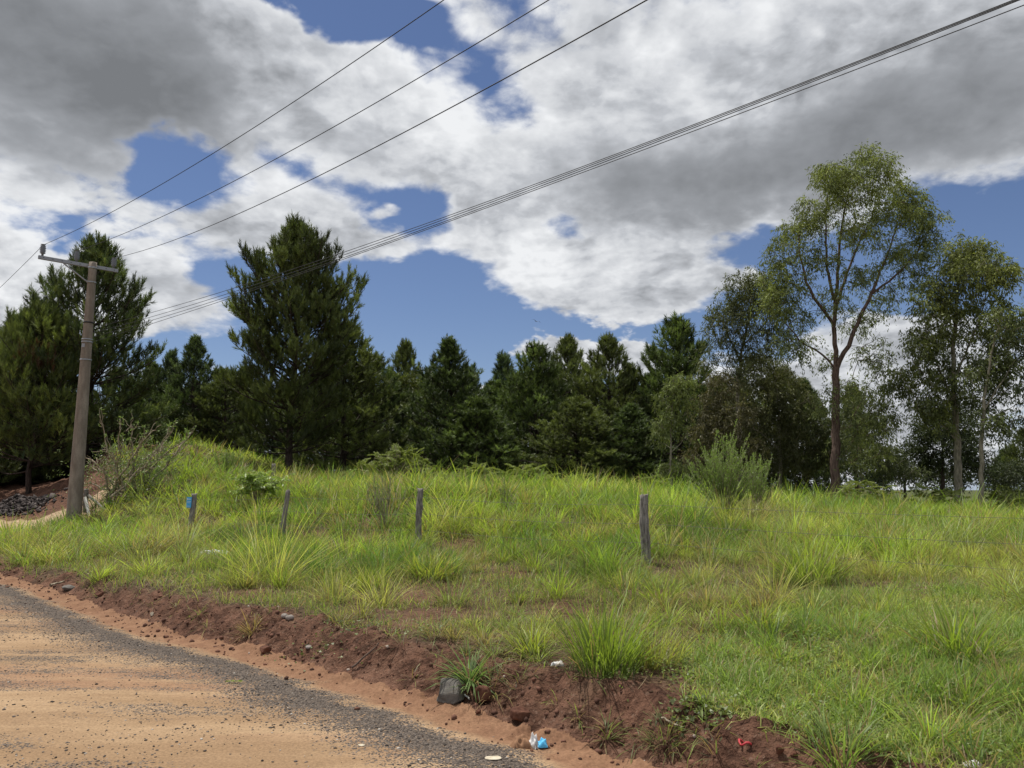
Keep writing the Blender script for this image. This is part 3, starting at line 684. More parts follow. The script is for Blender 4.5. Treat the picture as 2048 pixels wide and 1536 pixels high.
g = grow([([(1560, pyof(1560, 38)+6), (1560, 880), (1556, 800), (1550, 740)], (.12, .03)), ([(1560, 880), (1600, 820), (1620, 780)], (.05, .02)), ([(1560, 900), (1500, 850), (1470, 800)], (.05, .02))],
         [(1520, 730, 42, 26, 40), (1560, 760, 50, 34, 60), (1510, 790, 50, 36, 60), (1590, 820, 50, 36, 60), (1540, 850, 60, 36, 70), (1490, 860, 45, 36, 50), (1600, 880, 45, 36, 50), (1550, 915, 70, 30, 60), (1630, 920, 40, 26, 30)],
         38, 105, per=1.0, leafn=64, leafL=.18, leafW=.05, sig=.3, col=(.075, .082, .036), tip=(.13, .14, .055), depth=1.2)
place_tree('eucalyptus_tree', 'dense olive green eucalyptus thicket left of the red barked trunk', 'tree', M_EPALE, M_EUC, g, GE)
g = grow([([(1436, pyof(1436, 35)+6), (1436, 880), (1440, 800)], (.08, .02)), ([(1436, 900), (1410, 850)], (.03, .01))],
         [(1440, 770, 34, 30, 30), (1420, 810, 36, 30, 34), (1460, 830, 40, 34, 40), (1415, 860, 36, 30, 34), (1450, 890, 45, 30, 40), (1400, 910, 30, 26, 20), (1480, 920, 40, 24, 24), (1500, 900, 34, 30, 24)],
         35, 106, per=1.0, leafn=60, leafL=.17, leafW=.045, sig=.27, col=(.085, .08, .038), tip=(.13, .12, .055))
place_tree('eucalyptus_tree', 'bushy eucalyptus with brownish foliage behind the bright broom shrub', 'tree', M_EPALE, M_EUC, g, GE)
g = grow([([(1342, pyof(1342, 33)+6), (1341, 880), (1342, 830), (1350, 775)], (.06, .015)), ([(1342, 905), (1360, 885), (1375, 865)], (.025, .01))],
         [(1355, 765, 26, 18, 22), (1340, 795, 28, 22, 24), (1365, 800, 22, 22, 16), (1330, 840, 26, 20, 18), (1355, 850, 26, 18, 12), (1320, 875, 20, 14, 8), (1345, 940, 30, 16, 22), (1325, 950, 24, 12, 12)],
         33, 107, per=1.1, leafn=50, leafL=.16, leafW=.04, sig=.2, col=(.11, .135, .05), tip=(.17, .21, .055))
place_tree('eucalyptus_sapling', 'thin pale eucalyptus sapling in front of the tallest right hand pine', 'tree', M_EPALE, M_EUC, g, GE)
g = grow([([(1722, pyof(1722, 37)+6), (1722, 900), (1730, 850)], (.08, .02)), ([(1722, 930), (1760, 880), (1790, 850)], (.03, .01))],
         [(1700, 800, 34, 30, 30), (1740, 850, 45, 30, 44), (1690, 860, 36, 34, 34), (1720, 900, 55, 30, 54), (1770, 920, 40, 26, 34), (1660, 910, 36, 30, 30), (1800, 940, 34, 20, 20), (1640, 850, 26, 30, 18)],
         37, 108, per=1.0, leafn=58, leafL=.17, leafW=.045, sig=.28, col=(.08, .095, .045), tip=(.13, .155, .06), depth=1.2)
place_tree('eucalyptus_tree', 'low bushy eucalyptus at the foot of the red barked trunk, to its right', 'tree', M_EPALE, M_EUC, g, GE)
g = grow([([(1885, pyof(1885, 48)+4), (1885, 920), (1885, 870)], (.18, .05))],
         [(1880, 830, 40, 20, 44), (1850, 860, 36, 24, 44), (1910, 850, 42, 24, 44), (1870, 895, 60, 28, 80), (1930, 890, 40, 28, 50), (1840, 910, 36, 24, 36), (1900, 930, 60, 20, 50), (1960, 920, 34, 22, 30)],
         48, 109, per=1., leafn=52, leafL=.2, leafW=.07, sig=.36, col=(.035, .045, .02), tip=(.06, .08, .03), droop=.2)
place_tree('broadleaf_tree', 'dark round broadleaf tree behind the pale eucalyptus trunks on the right', 'tree', M_PBARK, M_EUC, g, 'broadleaf trees in the wood')
g = grow([([(20, pyof(20, 38)+4), (30, 930), (40, 890)], (.1, .04)), ([(20, 960), (120, 930), (160, 905)], (.06, .03))],
         [(-60, 900, 60, 34, 60), (10, 890, 50, 34, 60), (70, 900, 50, 34, 60), (130, 905, 50, 30, 60), (185, 890, 45, 30, 50), (230, 870, 45, 34, 50), (-20, 945, 60, 18, 50), (60, 948, 60, 16, 50), (130, 940, 50, 14, 40)],
         38, 112, per=1., leafn=56, leafL=.2, leafW=.09, sig=.36, col=(.03, .042, .016), tip=(.05, .065, .025), droop=.2)
place_tree('broadleaf_tree', 'low dark thicket under the pines behind the earth heap at the left', 'tree', M_PBARK, M_EUC, g, 'broadleaf trees in the wood')
g = grow([([(1810, pyof(1810, 60)+4), (1810, 930)], (.14, .05))],
         [(1800, 930, 36, 18, 44), (1835, 945, 34, 16, 34), (1770, 950, 34, 16, 34), (1870, 955, 40, 14, 34), (1740, 960, 30, 14, 24), (2000, 950, 50, 18, 50), (1950, 950, 50, 18, 40)],
         60, 110, per=1., leafn=52, leafL=.22, leafW=.09, sig=.42, col=(.035, .045, .022), tip=(.055, .07, .03), droop=.2)
place_tree('broadleaf_tree', 'low dark far thicket under the gap of sky on the right', 'tree', M_PBARK, M_EUC, g, 'broadleaf trees in the wood')
g = grow([([(805, pyof(805, 50)+4), (805, 860), (805, 800)], (.15, .05))],
         [(800, 765, 28, 14, 44), (780, 785, 26, 16, 36), (825, 785, 26, 18, 36), (800, 810, 40, 20, 50)],
         50, 111, per=1., leafn=52, leafL=.18, leafW=.08, sig=.3, col=(.05, .065, .018), tip=(.11, .13, .025), droop=.1)
place_tree('broadleaf_tree', 'yellow green broadleaf crown poking up between the dark pines', 'tree', M_PBARK, M_EUC, g, 'broadleaf trees in the wood')

# ------------------------------------------------------------------ shrubs
def fronds(center, n, R_, L, seed, col, tip, lf=.03, lw=.012, stemr=.004, elev=(.2, 1.1), segs=16, parent=None, spread=.3):
    """arching pinnate sprays from a stem: returns line list and leaf arrays"""
    Rr = np.random.default_rng(seed); lines = []; A = Acc()
    for i in range(n):
        az = Rr.uniform(0, 6.28); el = Rr.uniform(*elev); l = L*Rr.uniform(.55, 1.15)
        p0 = center+np.array([Rr.normal(0, spread*R_*1.3), Rr.normal(0, spread*R_*1.2), 0]); p0[2] += Rr.uniform(0, .75)*R_*math.exp(-(p0[0]-center[0])**2/(R_*R_))
        k = 8; pts = [p0]; ee = el
        for j in range(k):
            ee -= Rr.uniform(.03, .16); pts.append(pts[-1]+l/k*np.array([math.cos(az)*math.cos(ee), math.sin(az)*math.cos(ee), math.sin(ee)]))
        pts = np.array(pts); lines.append((np.vstack([center-[0, 0, .12], pts]), np.linspace(stemr*2, stemr*.5, k+2)))
        s = np.linspace(.25, 1, segs); ix = s*k; i0 = np.minimum(ix.astype(int), k-1); f = (ix-i0)[:, None]
        q = pts[i0]*(1-f)+pts[i0+1]*f; d = unit(pts[i0+1]-pts[i0]); side = unit(np.cross(d, [0, 0, 1.]))
        m = 5
        for sg in (-1, 1):
            # each pinna is a short row of leaflets
            pl = .30*l*(1-.6*s)
            for w in range(m):
                g = (w+1)/m; c = q+(side*sg*.9+d*.35)*(pl*g)[:, None]+Rr.normal(0, .01, q.shape)
                cc = (np.array(col)*(1-g*.6)+np.array(tip)*g*.6)*Rr.uniform(.7, 1.3)
                for s2 in (-1, 1):
                    dd = unit(d*s2*.9+side*sg*.5+Rr.normal(0, .2, q.shape))
                    A.add(*leaves(c, dd, np.full(len(c), lf)*Rr.uniform(.7, 1.3), np.full(len(c), lw), np.repeat(cc[None], len(c), 0)))
    return lines, A
def frond_bush(px, D, n, R_, L, seed, label, name='fern_bush', cat='bush', col=(.14, .18, .035), tip=(.28, .33, .06), group='feathery bushes along the edge of the wood', **k):
    c = on(px, D); lines, A = fronds(c+np.array([0, 0, .1]), n, R_, L, seed, col, tip, **k)
    Rr = np.random.default_rng(seed)
    for i in range(6):
        e = c+np.array([Rr.normal(0, .3*R_), Rr.normal(0, .3*R_), R_*.7]); lines.append((np.array([c-[0, 0, .05], (c+e)/2+Rr.normal(0, .04, 3), e]), np.array([.015, .01, .006])))
    o = empty(name, c, label, cat, group); tv, tf = tubes(lines, 4)
    mesh_np('stems', tv, tf, M_TWIG, o, origin=c); A.mesh('foliage', M_SHRUB, o, origin=c)
frond_bush(800, 29, 220, 1.7, .55, 201, 'widest feathery bush at the foot of the pines, right of the biggest pine', lf=.05, lw=.022, elev=(.1, 1.2))
frond_bush(735, 30, 70, .9, .65, 202, 'small feathery bush between the biggest pine and the widest feathery bush', lf=.05, lw=.022)
frond_bush(955, 29, 80, .9, .65, 203, 'feathery bush in the middle, first one right of the round bush', lf=.05, lw=.022)
frond_bush(1050, 29, 90, 1.0, .7, 204, 'bright feathery bush below the full round topped pine', lf=.05, lw=.022)
frond_bush(1160, 29, 36, .7, .5, 205, 'low ferny sprays poking out of the grass before the dark gap', lf=.045, lw=.02)
frond_bush(1305, 30, 50, .9, .55, 206, 'ferny bush in the grass left of the sapling foot', lf=.045, lw=.02)
frond_bush(1705, 29, 70, 1.2, .6, 207, 'ferny bush at the base of the red barked eucalyptus', lf=.045, lw=.02)
frond_bush(1850, 30, 70, 1.2, .6, 208, 'ferny bush left of the pale eucalyptus trunks', lf=.045, lw=.02)
frond_bush(1990, 29, 60, 1.1, .6, 209, 'ferny bush right of the pale eucalyptus trunks', lf=.045, lw=.02)
frond_bush(900, 24, 26, .6, .4, 210, 'wispy ferny weed in the grass behind the knotted post', lf=.03, lw=.012)

def broom(loc, Ht, Wd, n, seed, label, name, cat='bush', col=(.12, .19, .045), tip=(.25, .35, .085), twigs=9, ndl=.03, group=None, fork=.35, dens=90):
    Rr = np.random.default_rng(seed); lines = []; A = Acc(); c = np.array(loc)
    for i in range(n):
        az = Rr.uniform(0, 6.28); rr = Wd*math.sqrt(Rr.random()); e = c+np.array([math.cos(az)*rr, math.sin(az)*rr, Ht*Rr.uniform(.7, 1.05)*(1-.35*(rr/Wd)**2)])
        mid = c+(e-c)*.45+np.array([math.cos(az), math.sin(az), -.3])*rr*.2
        t = np.linspace(0, 1, 9)[:, None]; q = (1-t)**2*c+2*t*(1-t)*mid+t*t*e+Rr.normal(0, .012, (9, 3))
        lines.append((q, np.linspace(.014, .003, 9)))
        br_ = [q[3:]]
        for j in range(twigs):
            f = Rr.uniform(fork, .92); k = int(f*8); p0 = q[k]; d = unit(q[k+1]-q[k] if k < 8 else q[k]-q[k-1])
            dd = unit(d+Rr.normal(0, .35, 3)+np.array([0, 0, .25])); l = Ht*Rr.uniform(.12, .3)
            s = np.linspace(0, 1, 5)[:, None]; w = p0+dd*l*s+np.array([0, 0, .12*l])*s**2; lines.append((w, np.linspace(.005, .002, 5))); br_.append(w)
        for w in br_:
            L = np.linalg.norm(np.diff(w, axis=0), axis=1).sum(); m = max(6, int(L*dens)); s = Rr.random(m)*(len(w)-1); i0 = s.astype(int); f = (s-i0)[:, None]
            p = w[i0]*(1-f)+w[np.minimum(i0+1, len(w)-1)]*f; d = unit(w[-1]-w[0])[None]
            dd = unit(d+Rr.normal(0, .6, (m, 3))); g = np.clip((p[:, 2]-c[2])/Ht, 0, 1)[:, None]
            cc = (np.array(col)*(1-g)+np.array(tip)*g)*Rr.uniform(.75, 1.3, (m, 1))
            A.add(*leaves(p, dd, np.full(m, ndl)*Rr.uniform(.7, 1.3, m), np.full(m, ndl*.33), cc))
    o = empty(name, c, label, cat, group); tv, tf = tubes(lines, 4)
    mesh_np('stems', tv, tf, M_TWIG, o, origin=c); A.mesh('foliage', M_SHRUB, o, origin=c)
    return o
b = hit(1440, 1055); b = np.array([(1440-1024)/1477*19, 19, 0]); b[2] = H1(b[0], b[1])
broom(b, 2.15, .9, 34, 301, 'tall bright green broom shrub standing in the grass left of the eucalyptus trees', 'broom_shrub', ndl=.05, dens=75)
b = on(1500, 20.5); broom(b, 1.6, .75, 20, 302, 'smaller broom shrub touching the right side of the tall broom shrub', 'broom_shrub', ndl=.05, dens=65)
b = on(465, 29); broom(b, 1.05, .55, 22, 303, 'small round pale green bush on the slope left of the biggest pine', 'round_bush', ndl=.06, dens=60, fork=.15)
b = on(932, 30); broom(b, .95, .5, 20, 304, 'small rounded bush between the two feathery bushes in the middle', 'round_bush', ndl=.05, dens=60, fork=.15, col=(.14, .19, .04), tip=(.27, .32, .07))
b = on(778, 17.0); broom(b, 1.35, .5, 13, 305, 'wispy dark stemmed weed standing left of the knotted fence post', 'wispy_weed', ndl=.03, dens=60, col=(.10, .15, .045), tip=(.19, .26, .07), fork=.2)
b = on(1010, 18.5); broom(b, .7, .35, 9, 306, 'small greyish weed in the sunny field right of the knotted post', 'wispy_weed', ndl=.03, dens=70, fork=.2)

# drooping-leaf sapling on the slope
def leafy(px, D, label):
    c = on(px, D); Rr = np.random.default_rng(41); lines = []; A = Acc()
    for i in range(20):
        az = Rr.uniform(0, 6.28); e = c+np.array([math.cos(az)*Rr.uniform(.2, .85), math.sin(az)*Rr.uniform(.1, .5), Rr.uniform(.45, .95)])
        q = np.array([c, c+(e-c)*.5+[0, 0, .1], e]); lines.append((q, np.array([.015, .01, .005])))
        for j in range(7):
            a2 = Rr.uniform(0, 6.28); d = np.array([math.cos(a2), math.sin(a2), Rr.uniform(.1, .9)]); L = Rr.uniform(.22, .4); k = np.linspace(.15, 1, 8)[:, None]
            w = e+d*L*k+np.array([0, 0, -.35*L])*k**2; lines.append((np.vstack([e, w]), np.full(9, .003)))
            for sg in (-1, 1):
                s = unit(np.cross(d, [0, 0, 1.]))*sg; dd = unit(np.repeat((s+d*.4+np.array([0, 0, -.8]))[None], 8, 0)+Rr.normal(0, .2, (8, 3)))
                A.add(*leaves(w, dd, np.full(8, .13), np.full(8, .045), np.array([[.24, .33, .07]])*Rr.uniform(.7, 1.3, (8, 1))))
    o = empty('leafy_sapling', c, label, 'sapling'); tv, tf = tubes(lines, 4)
    mesh_np('stems', tv, tf, M_TWIG, o, origin=c); A.mesh('foliage', M_SHRUB, o, origin=c)
leafy(525, 21.5, 'leafy sapling with drooping leaflets below the far fence post')

# nearly bare branching bush at the left
def bare_bush():
    D = 25.; c = on(262, D); Rr = np.random.default_rng(77); lines = []; A = Acc(); tips = []
    c[2] -= .1
    ends = [(205, 850), (165, 905), (150, 948), (215, 890), (240, 862), (262, 848), (305, 862), (345, 862), (385, 862), (372, 880), (330, 880), (285, 880), (240, 940), (320, 905), (180, 930), (355, 905), (225, 915), (300, 930)]
    for k, (px, py) in enumerate(ends):
        e = P(px, py, D+Rr.normal(0, .8)); c0 = c+np.array([Rr.normal(0, .35), Rr.normal(0, .3), 0])
        mid = c0+(e-c0)*.5+Rr.normal(0, .18, 3)+np.array([0, 0, .12]); t = np.linspace(0, 1, 10)[:, None]
        q = (1-t)**2*c0+2*t*(1-t)*mid+t*t*e; q[1:-1] += Rr.normal(0, .04, (8, 3)); lines.append((q, np.linspace(.042, .016, 10)))
        for j in range(9):
            i = Rr.integers(4, 10); d = unit((q[min(i, 9)]-q[i-2])+Rr.normal(0, .25, 3)*1.2+np.array([0, 0, .15])); l = Rr.uniform(.2, .5)
            w = q[min(i, 9)]+d*l*np.linspace(0, 1, 5)[:, None]+Rr.normal(0, .025, (5, 3))*np.array([[0], [1], [1], [1], [1]])+np.array([0, 0, .1])*np.linspace(0, 1, 5)[:, None]**2; lines.append((w, np.linspace(.014, .007, 5))); tips.append(w[-1])
            if Rr.random() < .6:
                d2 = unit(d+Rr.normal(0, .6, 3)); w2 = w[2]+d2*.2*np.linspace(0, 1, 3)[:, None]; lines.append((w2, np.linspace(.006, .003, 3))); tips.append(w2[-1])
    tips = np.array(tips)
    for t in tips:
        m = Rr.integers(0, 9) if t[0] > c[0]-.6 else Rr.integers(0, 4)
        if m == 0: continue
        A.add(*leaves(np.repeat(t[None], m, 0), unit(Rr.normal(0, 1, (m, 3))+[0, 0, .1]), Rr.uniform(.06, .14, m), np.full(m, .035), np.array([[.20, .28, .085]])*Rr.uniform(.6, 1.3, (m, 1))))
    cc = c+Rr.normal(0, 1, (620, 3))*np.array([.8, .5, .5])+[0.3, 0, .75]
    for t in cc:
        m = 7; A.add(*leaves(t+Rr.normal(0, .07, (m, 3)), unit(Rr.normal(0, 1, (m, 3))), Rr.uniform(.05, .11, m), np.full(m, .03), np.array([[.14, .19, .07]])*Rr.uniform(.6, 1.4, (m, 1))))
    o = empty('bare_bush', c, 'half bare bush with crooked pale branches on the bank right of the concrete pole', 'bush'); tv, tf = tubes(lines, 5)
    mesh_np('branches', tv, tf, M_TWIG, o, smooth=True, origin=c); A.mesh('leaves', M_SHRUB, o, origin=c)
bare_bush()

# ------------------------------------------------------------------ grass
def tuft(cx, cy, n, rad, L, W, lean, col, base, jit=.25, dry=.1, nseg=3, Lvar=.3, bend=.9):
    """many blades per clump; all arguments per clump arrays"""
    k = np.repeat(np.arange(len(cx)), n); N_ = len(k)
    az = rng.uniform(0, 2*np.pi, N_); rr = rad[k]*np.sqrt(rng.random(N_))
    x = cx[k]+rr*np.sin(az); y = cy[k]+rr*np.cos(az)
    az2 = az+rng.normal(0, .6, N_); f = rr/(rad[k]+1e-6)
    le = lean[k]*(.15+.85*f)*rng.uniform(.5, 1.4, N_); be = bend*rng.uniform(.3, 1.3, N_)*(.35+.65*f)
    z = height(x, y)-.01
    LL = L[k]*np.clip(rng.normal(1, Lvar, N_), .35, 1.6); WW = W[k]*rng.uniform(.7, 1.3, N_)
    c = col[k]*rng.uniform(.72, 1.3, (N_, 1)); d = rng.random(N_) < dry
    straw = np.array([.30, .22, .105])*rng.uniform(.6, 1.2, (N_, 1)); c = np.where(d[:, None], straw, c)
    cb = base[k]*rng.uniform(.8, 1.2, (N_, 1)); cb = np.where(d[:, None], straw*.8, cb)
    return blades(np.stack([x, y, z], 1), az2, le, be, LL, WW, c, nseg, colb=cb)
GREENS = np.array([[.13, .23, .04], [.30, .41, .055], [.19, .31, .045], [.36, .46, .07], [.44, .46, .12], [.27, .34, .11]])
def cols(x, y, bright=1.):
    n = len(x); a = np.clip((fbm(x, y, .35, 3)+.28)/.56, 0, .999); a = np.clip(a+rng.normal(0, .16, n), 0, .999)
    return GREENS[(a*6).astype(int)]*bright*rng.uniform(.85, 1.15, (n, 1))
def scatter(n, Y0, Y1, u0=-.76, u1=.76, pw=1.):
    """uniform in area between depths"""
    y = np.sqrt(rng.uniform(Y0**2, Y1**2, n)); return rng.uniform(u0, u1, n)*y, y
def keep(x, y, p=1.):
    v = vegmask(x, y)*p; m = rng.random(len(x)) < v; return x[m], y[m]
TALL = Acc()
def fence_off(x, y): return y-(14.1-.74*x*.98)      # > 0 behind the fence
def spaced(n, Y0, Y1, gap):
    """random points kept apart by a gap that varies a little (grid bins, vectorised dart throwing)"""
    x, y = scatter(n, Y0, Y1); g = {}; out = []
    for i in range(len(x)):
        k = (int(x[i]//gap), int(y[i]//gap)); ok = True
        for a_ in (-1, 0, 1):
            for b_ in (-1, 0, 1):
                for (qx, qy) in g.get((k[0]+a_, k[1]+b_), ()):
                    if (qx-x[i])**2+(qy-y[i])**2 < gap*gap: ok = False
        if ok: g.setdefault(k, []).append((x[i], y[i])); out.append(i)
    return x[out], y[out]
def clumps(n, Y0, Y1, gap, nb, L0, W0, dry, seg=3, thr=-.3):
    """separate fountain-shaped tussocks with gaps between them"""
    x, y = spaced(n, Y0, Y1, gap); x, y = keep(x, y); fl = fence_off(x, y); big = fbm(x, y, .9, 3); m = (big > np.where(fl > .2, thr-.3, thr)); x, y, fl, big = x[m], y[m], fl[m], big[m]
    sz = (1+1.2*np.clip(big, -.25, .35))*rng.lognormal(0, .26, len(x))*np.where(fl > .2, 1.05, np.where((fl > -3.5) & (x < 5), .72, .88)); c = cols(x, y)*rng.uniform(.7, 1.25, (len(x), 1)); straw = rng.random(len(x)) < .09; c[straw] = np.array([.36, .30, .13])
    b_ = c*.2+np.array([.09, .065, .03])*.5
    nbs = nb
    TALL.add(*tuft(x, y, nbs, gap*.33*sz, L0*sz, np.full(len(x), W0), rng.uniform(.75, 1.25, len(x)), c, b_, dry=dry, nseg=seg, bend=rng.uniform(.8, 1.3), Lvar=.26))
def haze(n, Y0, Y1, L0, W0, p=1.):
    """loose single blades between the tussocks"""
    x, y = scatter(n, Y0, Y1); x, y = keep(x, y, p); m = fbm(x+9, y, 1.3, 3) > -.04; x, y = x[m], y[m]; n = len(x); c = cols(x, y, .95); d = rng.random(n) < .25; c[d] = np.array([.36, .28, .14])
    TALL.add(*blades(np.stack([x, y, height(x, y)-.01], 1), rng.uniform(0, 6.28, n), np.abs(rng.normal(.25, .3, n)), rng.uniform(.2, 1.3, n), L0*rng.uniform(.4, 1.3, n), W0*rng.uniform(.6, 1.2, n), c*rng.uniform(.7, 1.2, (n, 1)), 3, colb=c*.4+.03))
clumps(5200, 3.6, 8, .22, 70, .22, .0055, .14, thr=-.12)
clumps(6000, 7.8, 13, .38, 125, .37, .0075, .12, thr=-.03)
clumps(11000, 12.8, 19, .42, 105, .48, .0105, .10, thr=-.12)
clumps(18000, 18.8, 28, .48, 60, .52, .016, .07, thr=-.6)
clumps(12000, 28, 44, .7, 30, .52, .032, .06, seg=2, thr=-.6)
haze(22000, 3.6, 9, .16, .0045, .5)
haze(30000, 8, 14, .24, .007, .7)
haze(60000, 13, 24, .34, .011)
# small tufts clinging to the bank face and hanging over its lip
x, y = scatter(5000, 3.6, 14); e = edge_dist(x, y); m = (e > .12) & (e < .75) & (rng.random(len(x)) < .35); x, y = x[m], y[m]
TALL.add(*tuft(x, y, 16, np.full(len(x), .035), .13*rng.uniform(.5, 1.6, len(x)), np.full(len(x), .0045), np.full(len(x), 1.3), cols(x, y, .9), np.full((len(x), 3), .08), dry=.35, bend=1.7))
# thin upright flowering stalks over the verge (a faint haze of seed heads)
x, y = scatter(7000, 6.5, 16); x, y = keep(x, y, .7)
n = len(x); TALL.add(*blades(np.stack([x, y, height(x, y)], 1), rng.uniform(0, 6.28, n), np.abs(rng.normal(0, .18, n)), rng.uniform(0, .5, n), rng.uniform(.22, .5, n), rng.uniform(.003, .006, n), np.where(rng.random((n, 1)) < .5, [[.27, .25, .10]], [[.19, .25, .07]])*rng.uniform(.7, 1.2, (n, 1)), 3))
tag(TALL.mesh('tall_grass', M_GRASS), 'bright yellow green tall grass over the field and verge', 'grass', kind='stuff')
# short carpet
SH = Acc()
def carpet(n, Y0, Y1, L0, W0, u0=-.76, u1=.76, p=1., dark=False):
    x, y = scatter(n, Y0, Y1, u0, u1); e = edge_dist(x, y)
    v = sstep(.25, .75, e+fbm(x, y, 3., 3)*.9)*np.clip(vegmask(x, y)*1.0+.03, 0, 1)*(.35+.65*(fbm(x, y, 1.1, 3) > -.03))
    v = v*(1-sstep(-13.2, -12.4, -x)*0)
    m = rng.random(len(x)) < v*p; x, y = x[m], y[m]; n = len(x)
    c = np.where(rng.random((n, 1)) < .55, [[.20, .26, .06]], [[.30, .32, .10]])*rng.uniform(.7, 1.25, (n, 1))
    c = np.where(rng.random((n, 1)) < .3, [[.33, .25, .145]], c)
    SH.add(*blades(np.stack([x, y, height(x, y)-.005], 1), rng.uniform(0, 6.28, n), np.abs(rng.normal(.5, .4, n)), rng.uniform(0, 1.2, n), L0*rng.uniform(.4, 1.5, n), W0*rng.uniform(.7, 1.3, n), c, 2))
carpet(55000, 3.6, 7.5, .07, .005)
carpet(45000, 7, 11, .09, .007)
carpet(45000, 10, 16, .12, .010); carpet(45000, 15, 24, .2, .016)
# the lush low patch of fine leaves at the lower right
x, y = scatter(160000, 3.6, 9.5, .22, .78); q_ = (x-1.9)+.75*(6.3-y); pt = fbm(x, y, 2.6, 4)
m = (rng.random(len(x)) < sstep(-.7, .5, q_+fbm(x, y, 1.5, 3)*1.6)*sstep(.25, .7, edge_dist(x, y)+fbm(x, y, 3, 3)*.6)*np.clip(.55+3.*pt, .06, 1.)); x, y, pt = x[m], y[m], pt[m]; n = len(x)
c = np.where((pt+rng.normal(0, .08, n) > .02)[:, None], [[.22, .31, .07]], [[.38, .42, .12]])*rng.uniform(.55, 1.35, (n, 1)); c = np.where(rng.random((n, 1)) < .12, [[.36, .28, .15]], c)
hh = np.clip(1.15+3.2*pt, .35, 2.4)
SH.add(*blades(np.stack([x, y, height(x, y)], 1), rng.uniform(0, 6.28, n), np.abs(rng.normal(.55, .45, n)), rng.uniform(.2, 1.6, n), rng.uniform(.03, .12, n)*hh, rng.uniform(.004, .008, n), c, 2))
# small leaves of clover-like weeds among it
x, y = scatter(65000, 3.6, 10, -.1, .78); m = rng.random(len(x)) < sstep(-.9, .6, (x-1.9)+.75*(6.3-y))*sstep(.25, .7, edge_dist(x, y))*(fbm(x+5, y, 2., 3) > -.02); x, y = x[m], y[m]; n = len(x)
SH.add(*leaves(np.stack([x, y, height(x, y)+rng.uniform(.01, .09, n)], 1), unit(rng.normal(0, 1, (n, 3))*[1, 1, .4]), rng.uniform(.014, .03, n), rng.uniform(.009, .018, n), np.array([[.24, .32, .10]])*rng.uniform(.55, 1.3, (n, 1))))
tag(SH.mesh('short_grass', M_GRASS), 'short green and straw coloured grass between the tufts', 'grass', kind='stuff')
# dry straw litter lying on the ground
DR = Acc(); x, y = scatter(60000, 3.6, 20); e = edge_dist(x, y); m = rng.random(len(x)) < sstep(.1, .7, e)*.75; x, y = x[m], y[m]; n = len(x)
DR.add(*blades(np.stack([x, y, height(x, y)+.006], 1), rng.uniform(0, 6.28, n), rng.uniform(1.15, 1.6, n), rng.uniform(-.1, .4, n), rng.uniform(.06, .28, n), rng.uniform(.003, .007, n), np.array([[.27, .20, .12]])*rng.uniform(.35, 1.25, (n, 1)), 2))
tag(DR.mesh('straw_litter', M_GRASS), 'dry straw and dead blades lying between the tufts', 'straw', kind='stuff')

# tussocks one can point at
def tussock(px, py, nb, rad, L, W, col, label, lean=.9, dry=.06, bend=1.1, Lvar=.25):
    p = hit(px, py); one = lambda v: np.array([v]); a = Acc()
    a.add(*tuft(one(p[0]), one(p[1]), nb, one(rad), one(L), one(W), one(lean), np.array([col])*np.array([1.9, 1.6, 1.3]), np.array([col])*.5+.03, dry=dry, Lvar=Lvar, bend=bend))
    o = a.mesh('grass_tussock', M_GRASS, origin=p); tag(o, label, 'grass tussock', 'big tussocks on the verge')
tussock(1210, 1345, 340, .22, .50, .008, (.11, .18, .03), 'biggest dark green upright tussock at lower centre right', .45)
tussock(1065, 1305, 170, .12, .30, .008, (.16, .22, .04), 'bright spiky tussock left of the biggest dark tussock', .9)
tussock(1305, 1330, 200, .2, .30, .006, (.17, .22, .05), 'light tuft right of the biggest dark tussock', .5)
tussock(1920, 1320, 300, .22, .42, .010, (.12, .19, .03), 'wide spiky tussock on the lush green patch at the right', .9)
tussock(1620, 1170, 380, .36, .62, .012, (.13, .2, .035), 'tall bright tussock behind the lush patch, right of centre', .7)
tussock(1212, 1150, 330, .32, .55, .012, (.11, .19, .035), 'dark tussock leaning against the foot of the grey fence post', .8)
tussock(860, 1155, 260, .28, .42, .011, (.18, .24, .045), 'yellow green tussock below the knotted fence post', .8)
tussock(1515, 1260, 200, .2, .34, .009, (.16, .22, .04), 'low bright tussock left of the wide spiky tussock', .9)
tussock(940, 1360, 120, .06, .26, .012, (.085, .16, .055), 'blue green drooping grass clump on the bank above the grey stone', 1.1, .02, 1.5)
tussock(1215, 1475, 45, .03, .16, .007, (.12, .17, .06), 'small uprooted grass clump hanging on the bank face', 1.3, .3, 1.6)
tussock(1330, 1465, 170, .09, .13, .005, (.09, .12, .05), 'small greyish mat of grass on the bank at lower right', 1.3, .2, 1.4)
tussock(1680, 1530, 150, .12, .26, .008, (.10, .17, .045), 'grass clump cut by the bottom edge at lower right', .8)
tussock(505, 1262, 110, .07, .2, .006, (.26, .22, .10), 'dry straw coloured clump on the bank at left', 1.2, .7, 1.4)
tussock(985, 1380, 45, .05, .3, .005, (.2, .19, .08), 'thin trailing dry stalks beside the brown clod', 1.1, .5, 1.4)
tussock(730, 1180, 240, .22, .34, .007, (.15, .21, .035), 'fine upright tuft in the middle of the verge at left', .5)
tussock(430, 1140, 220, .2, .30, .008, (.12, .19, .04), 'green tuft just below the white plastic strip', .7)
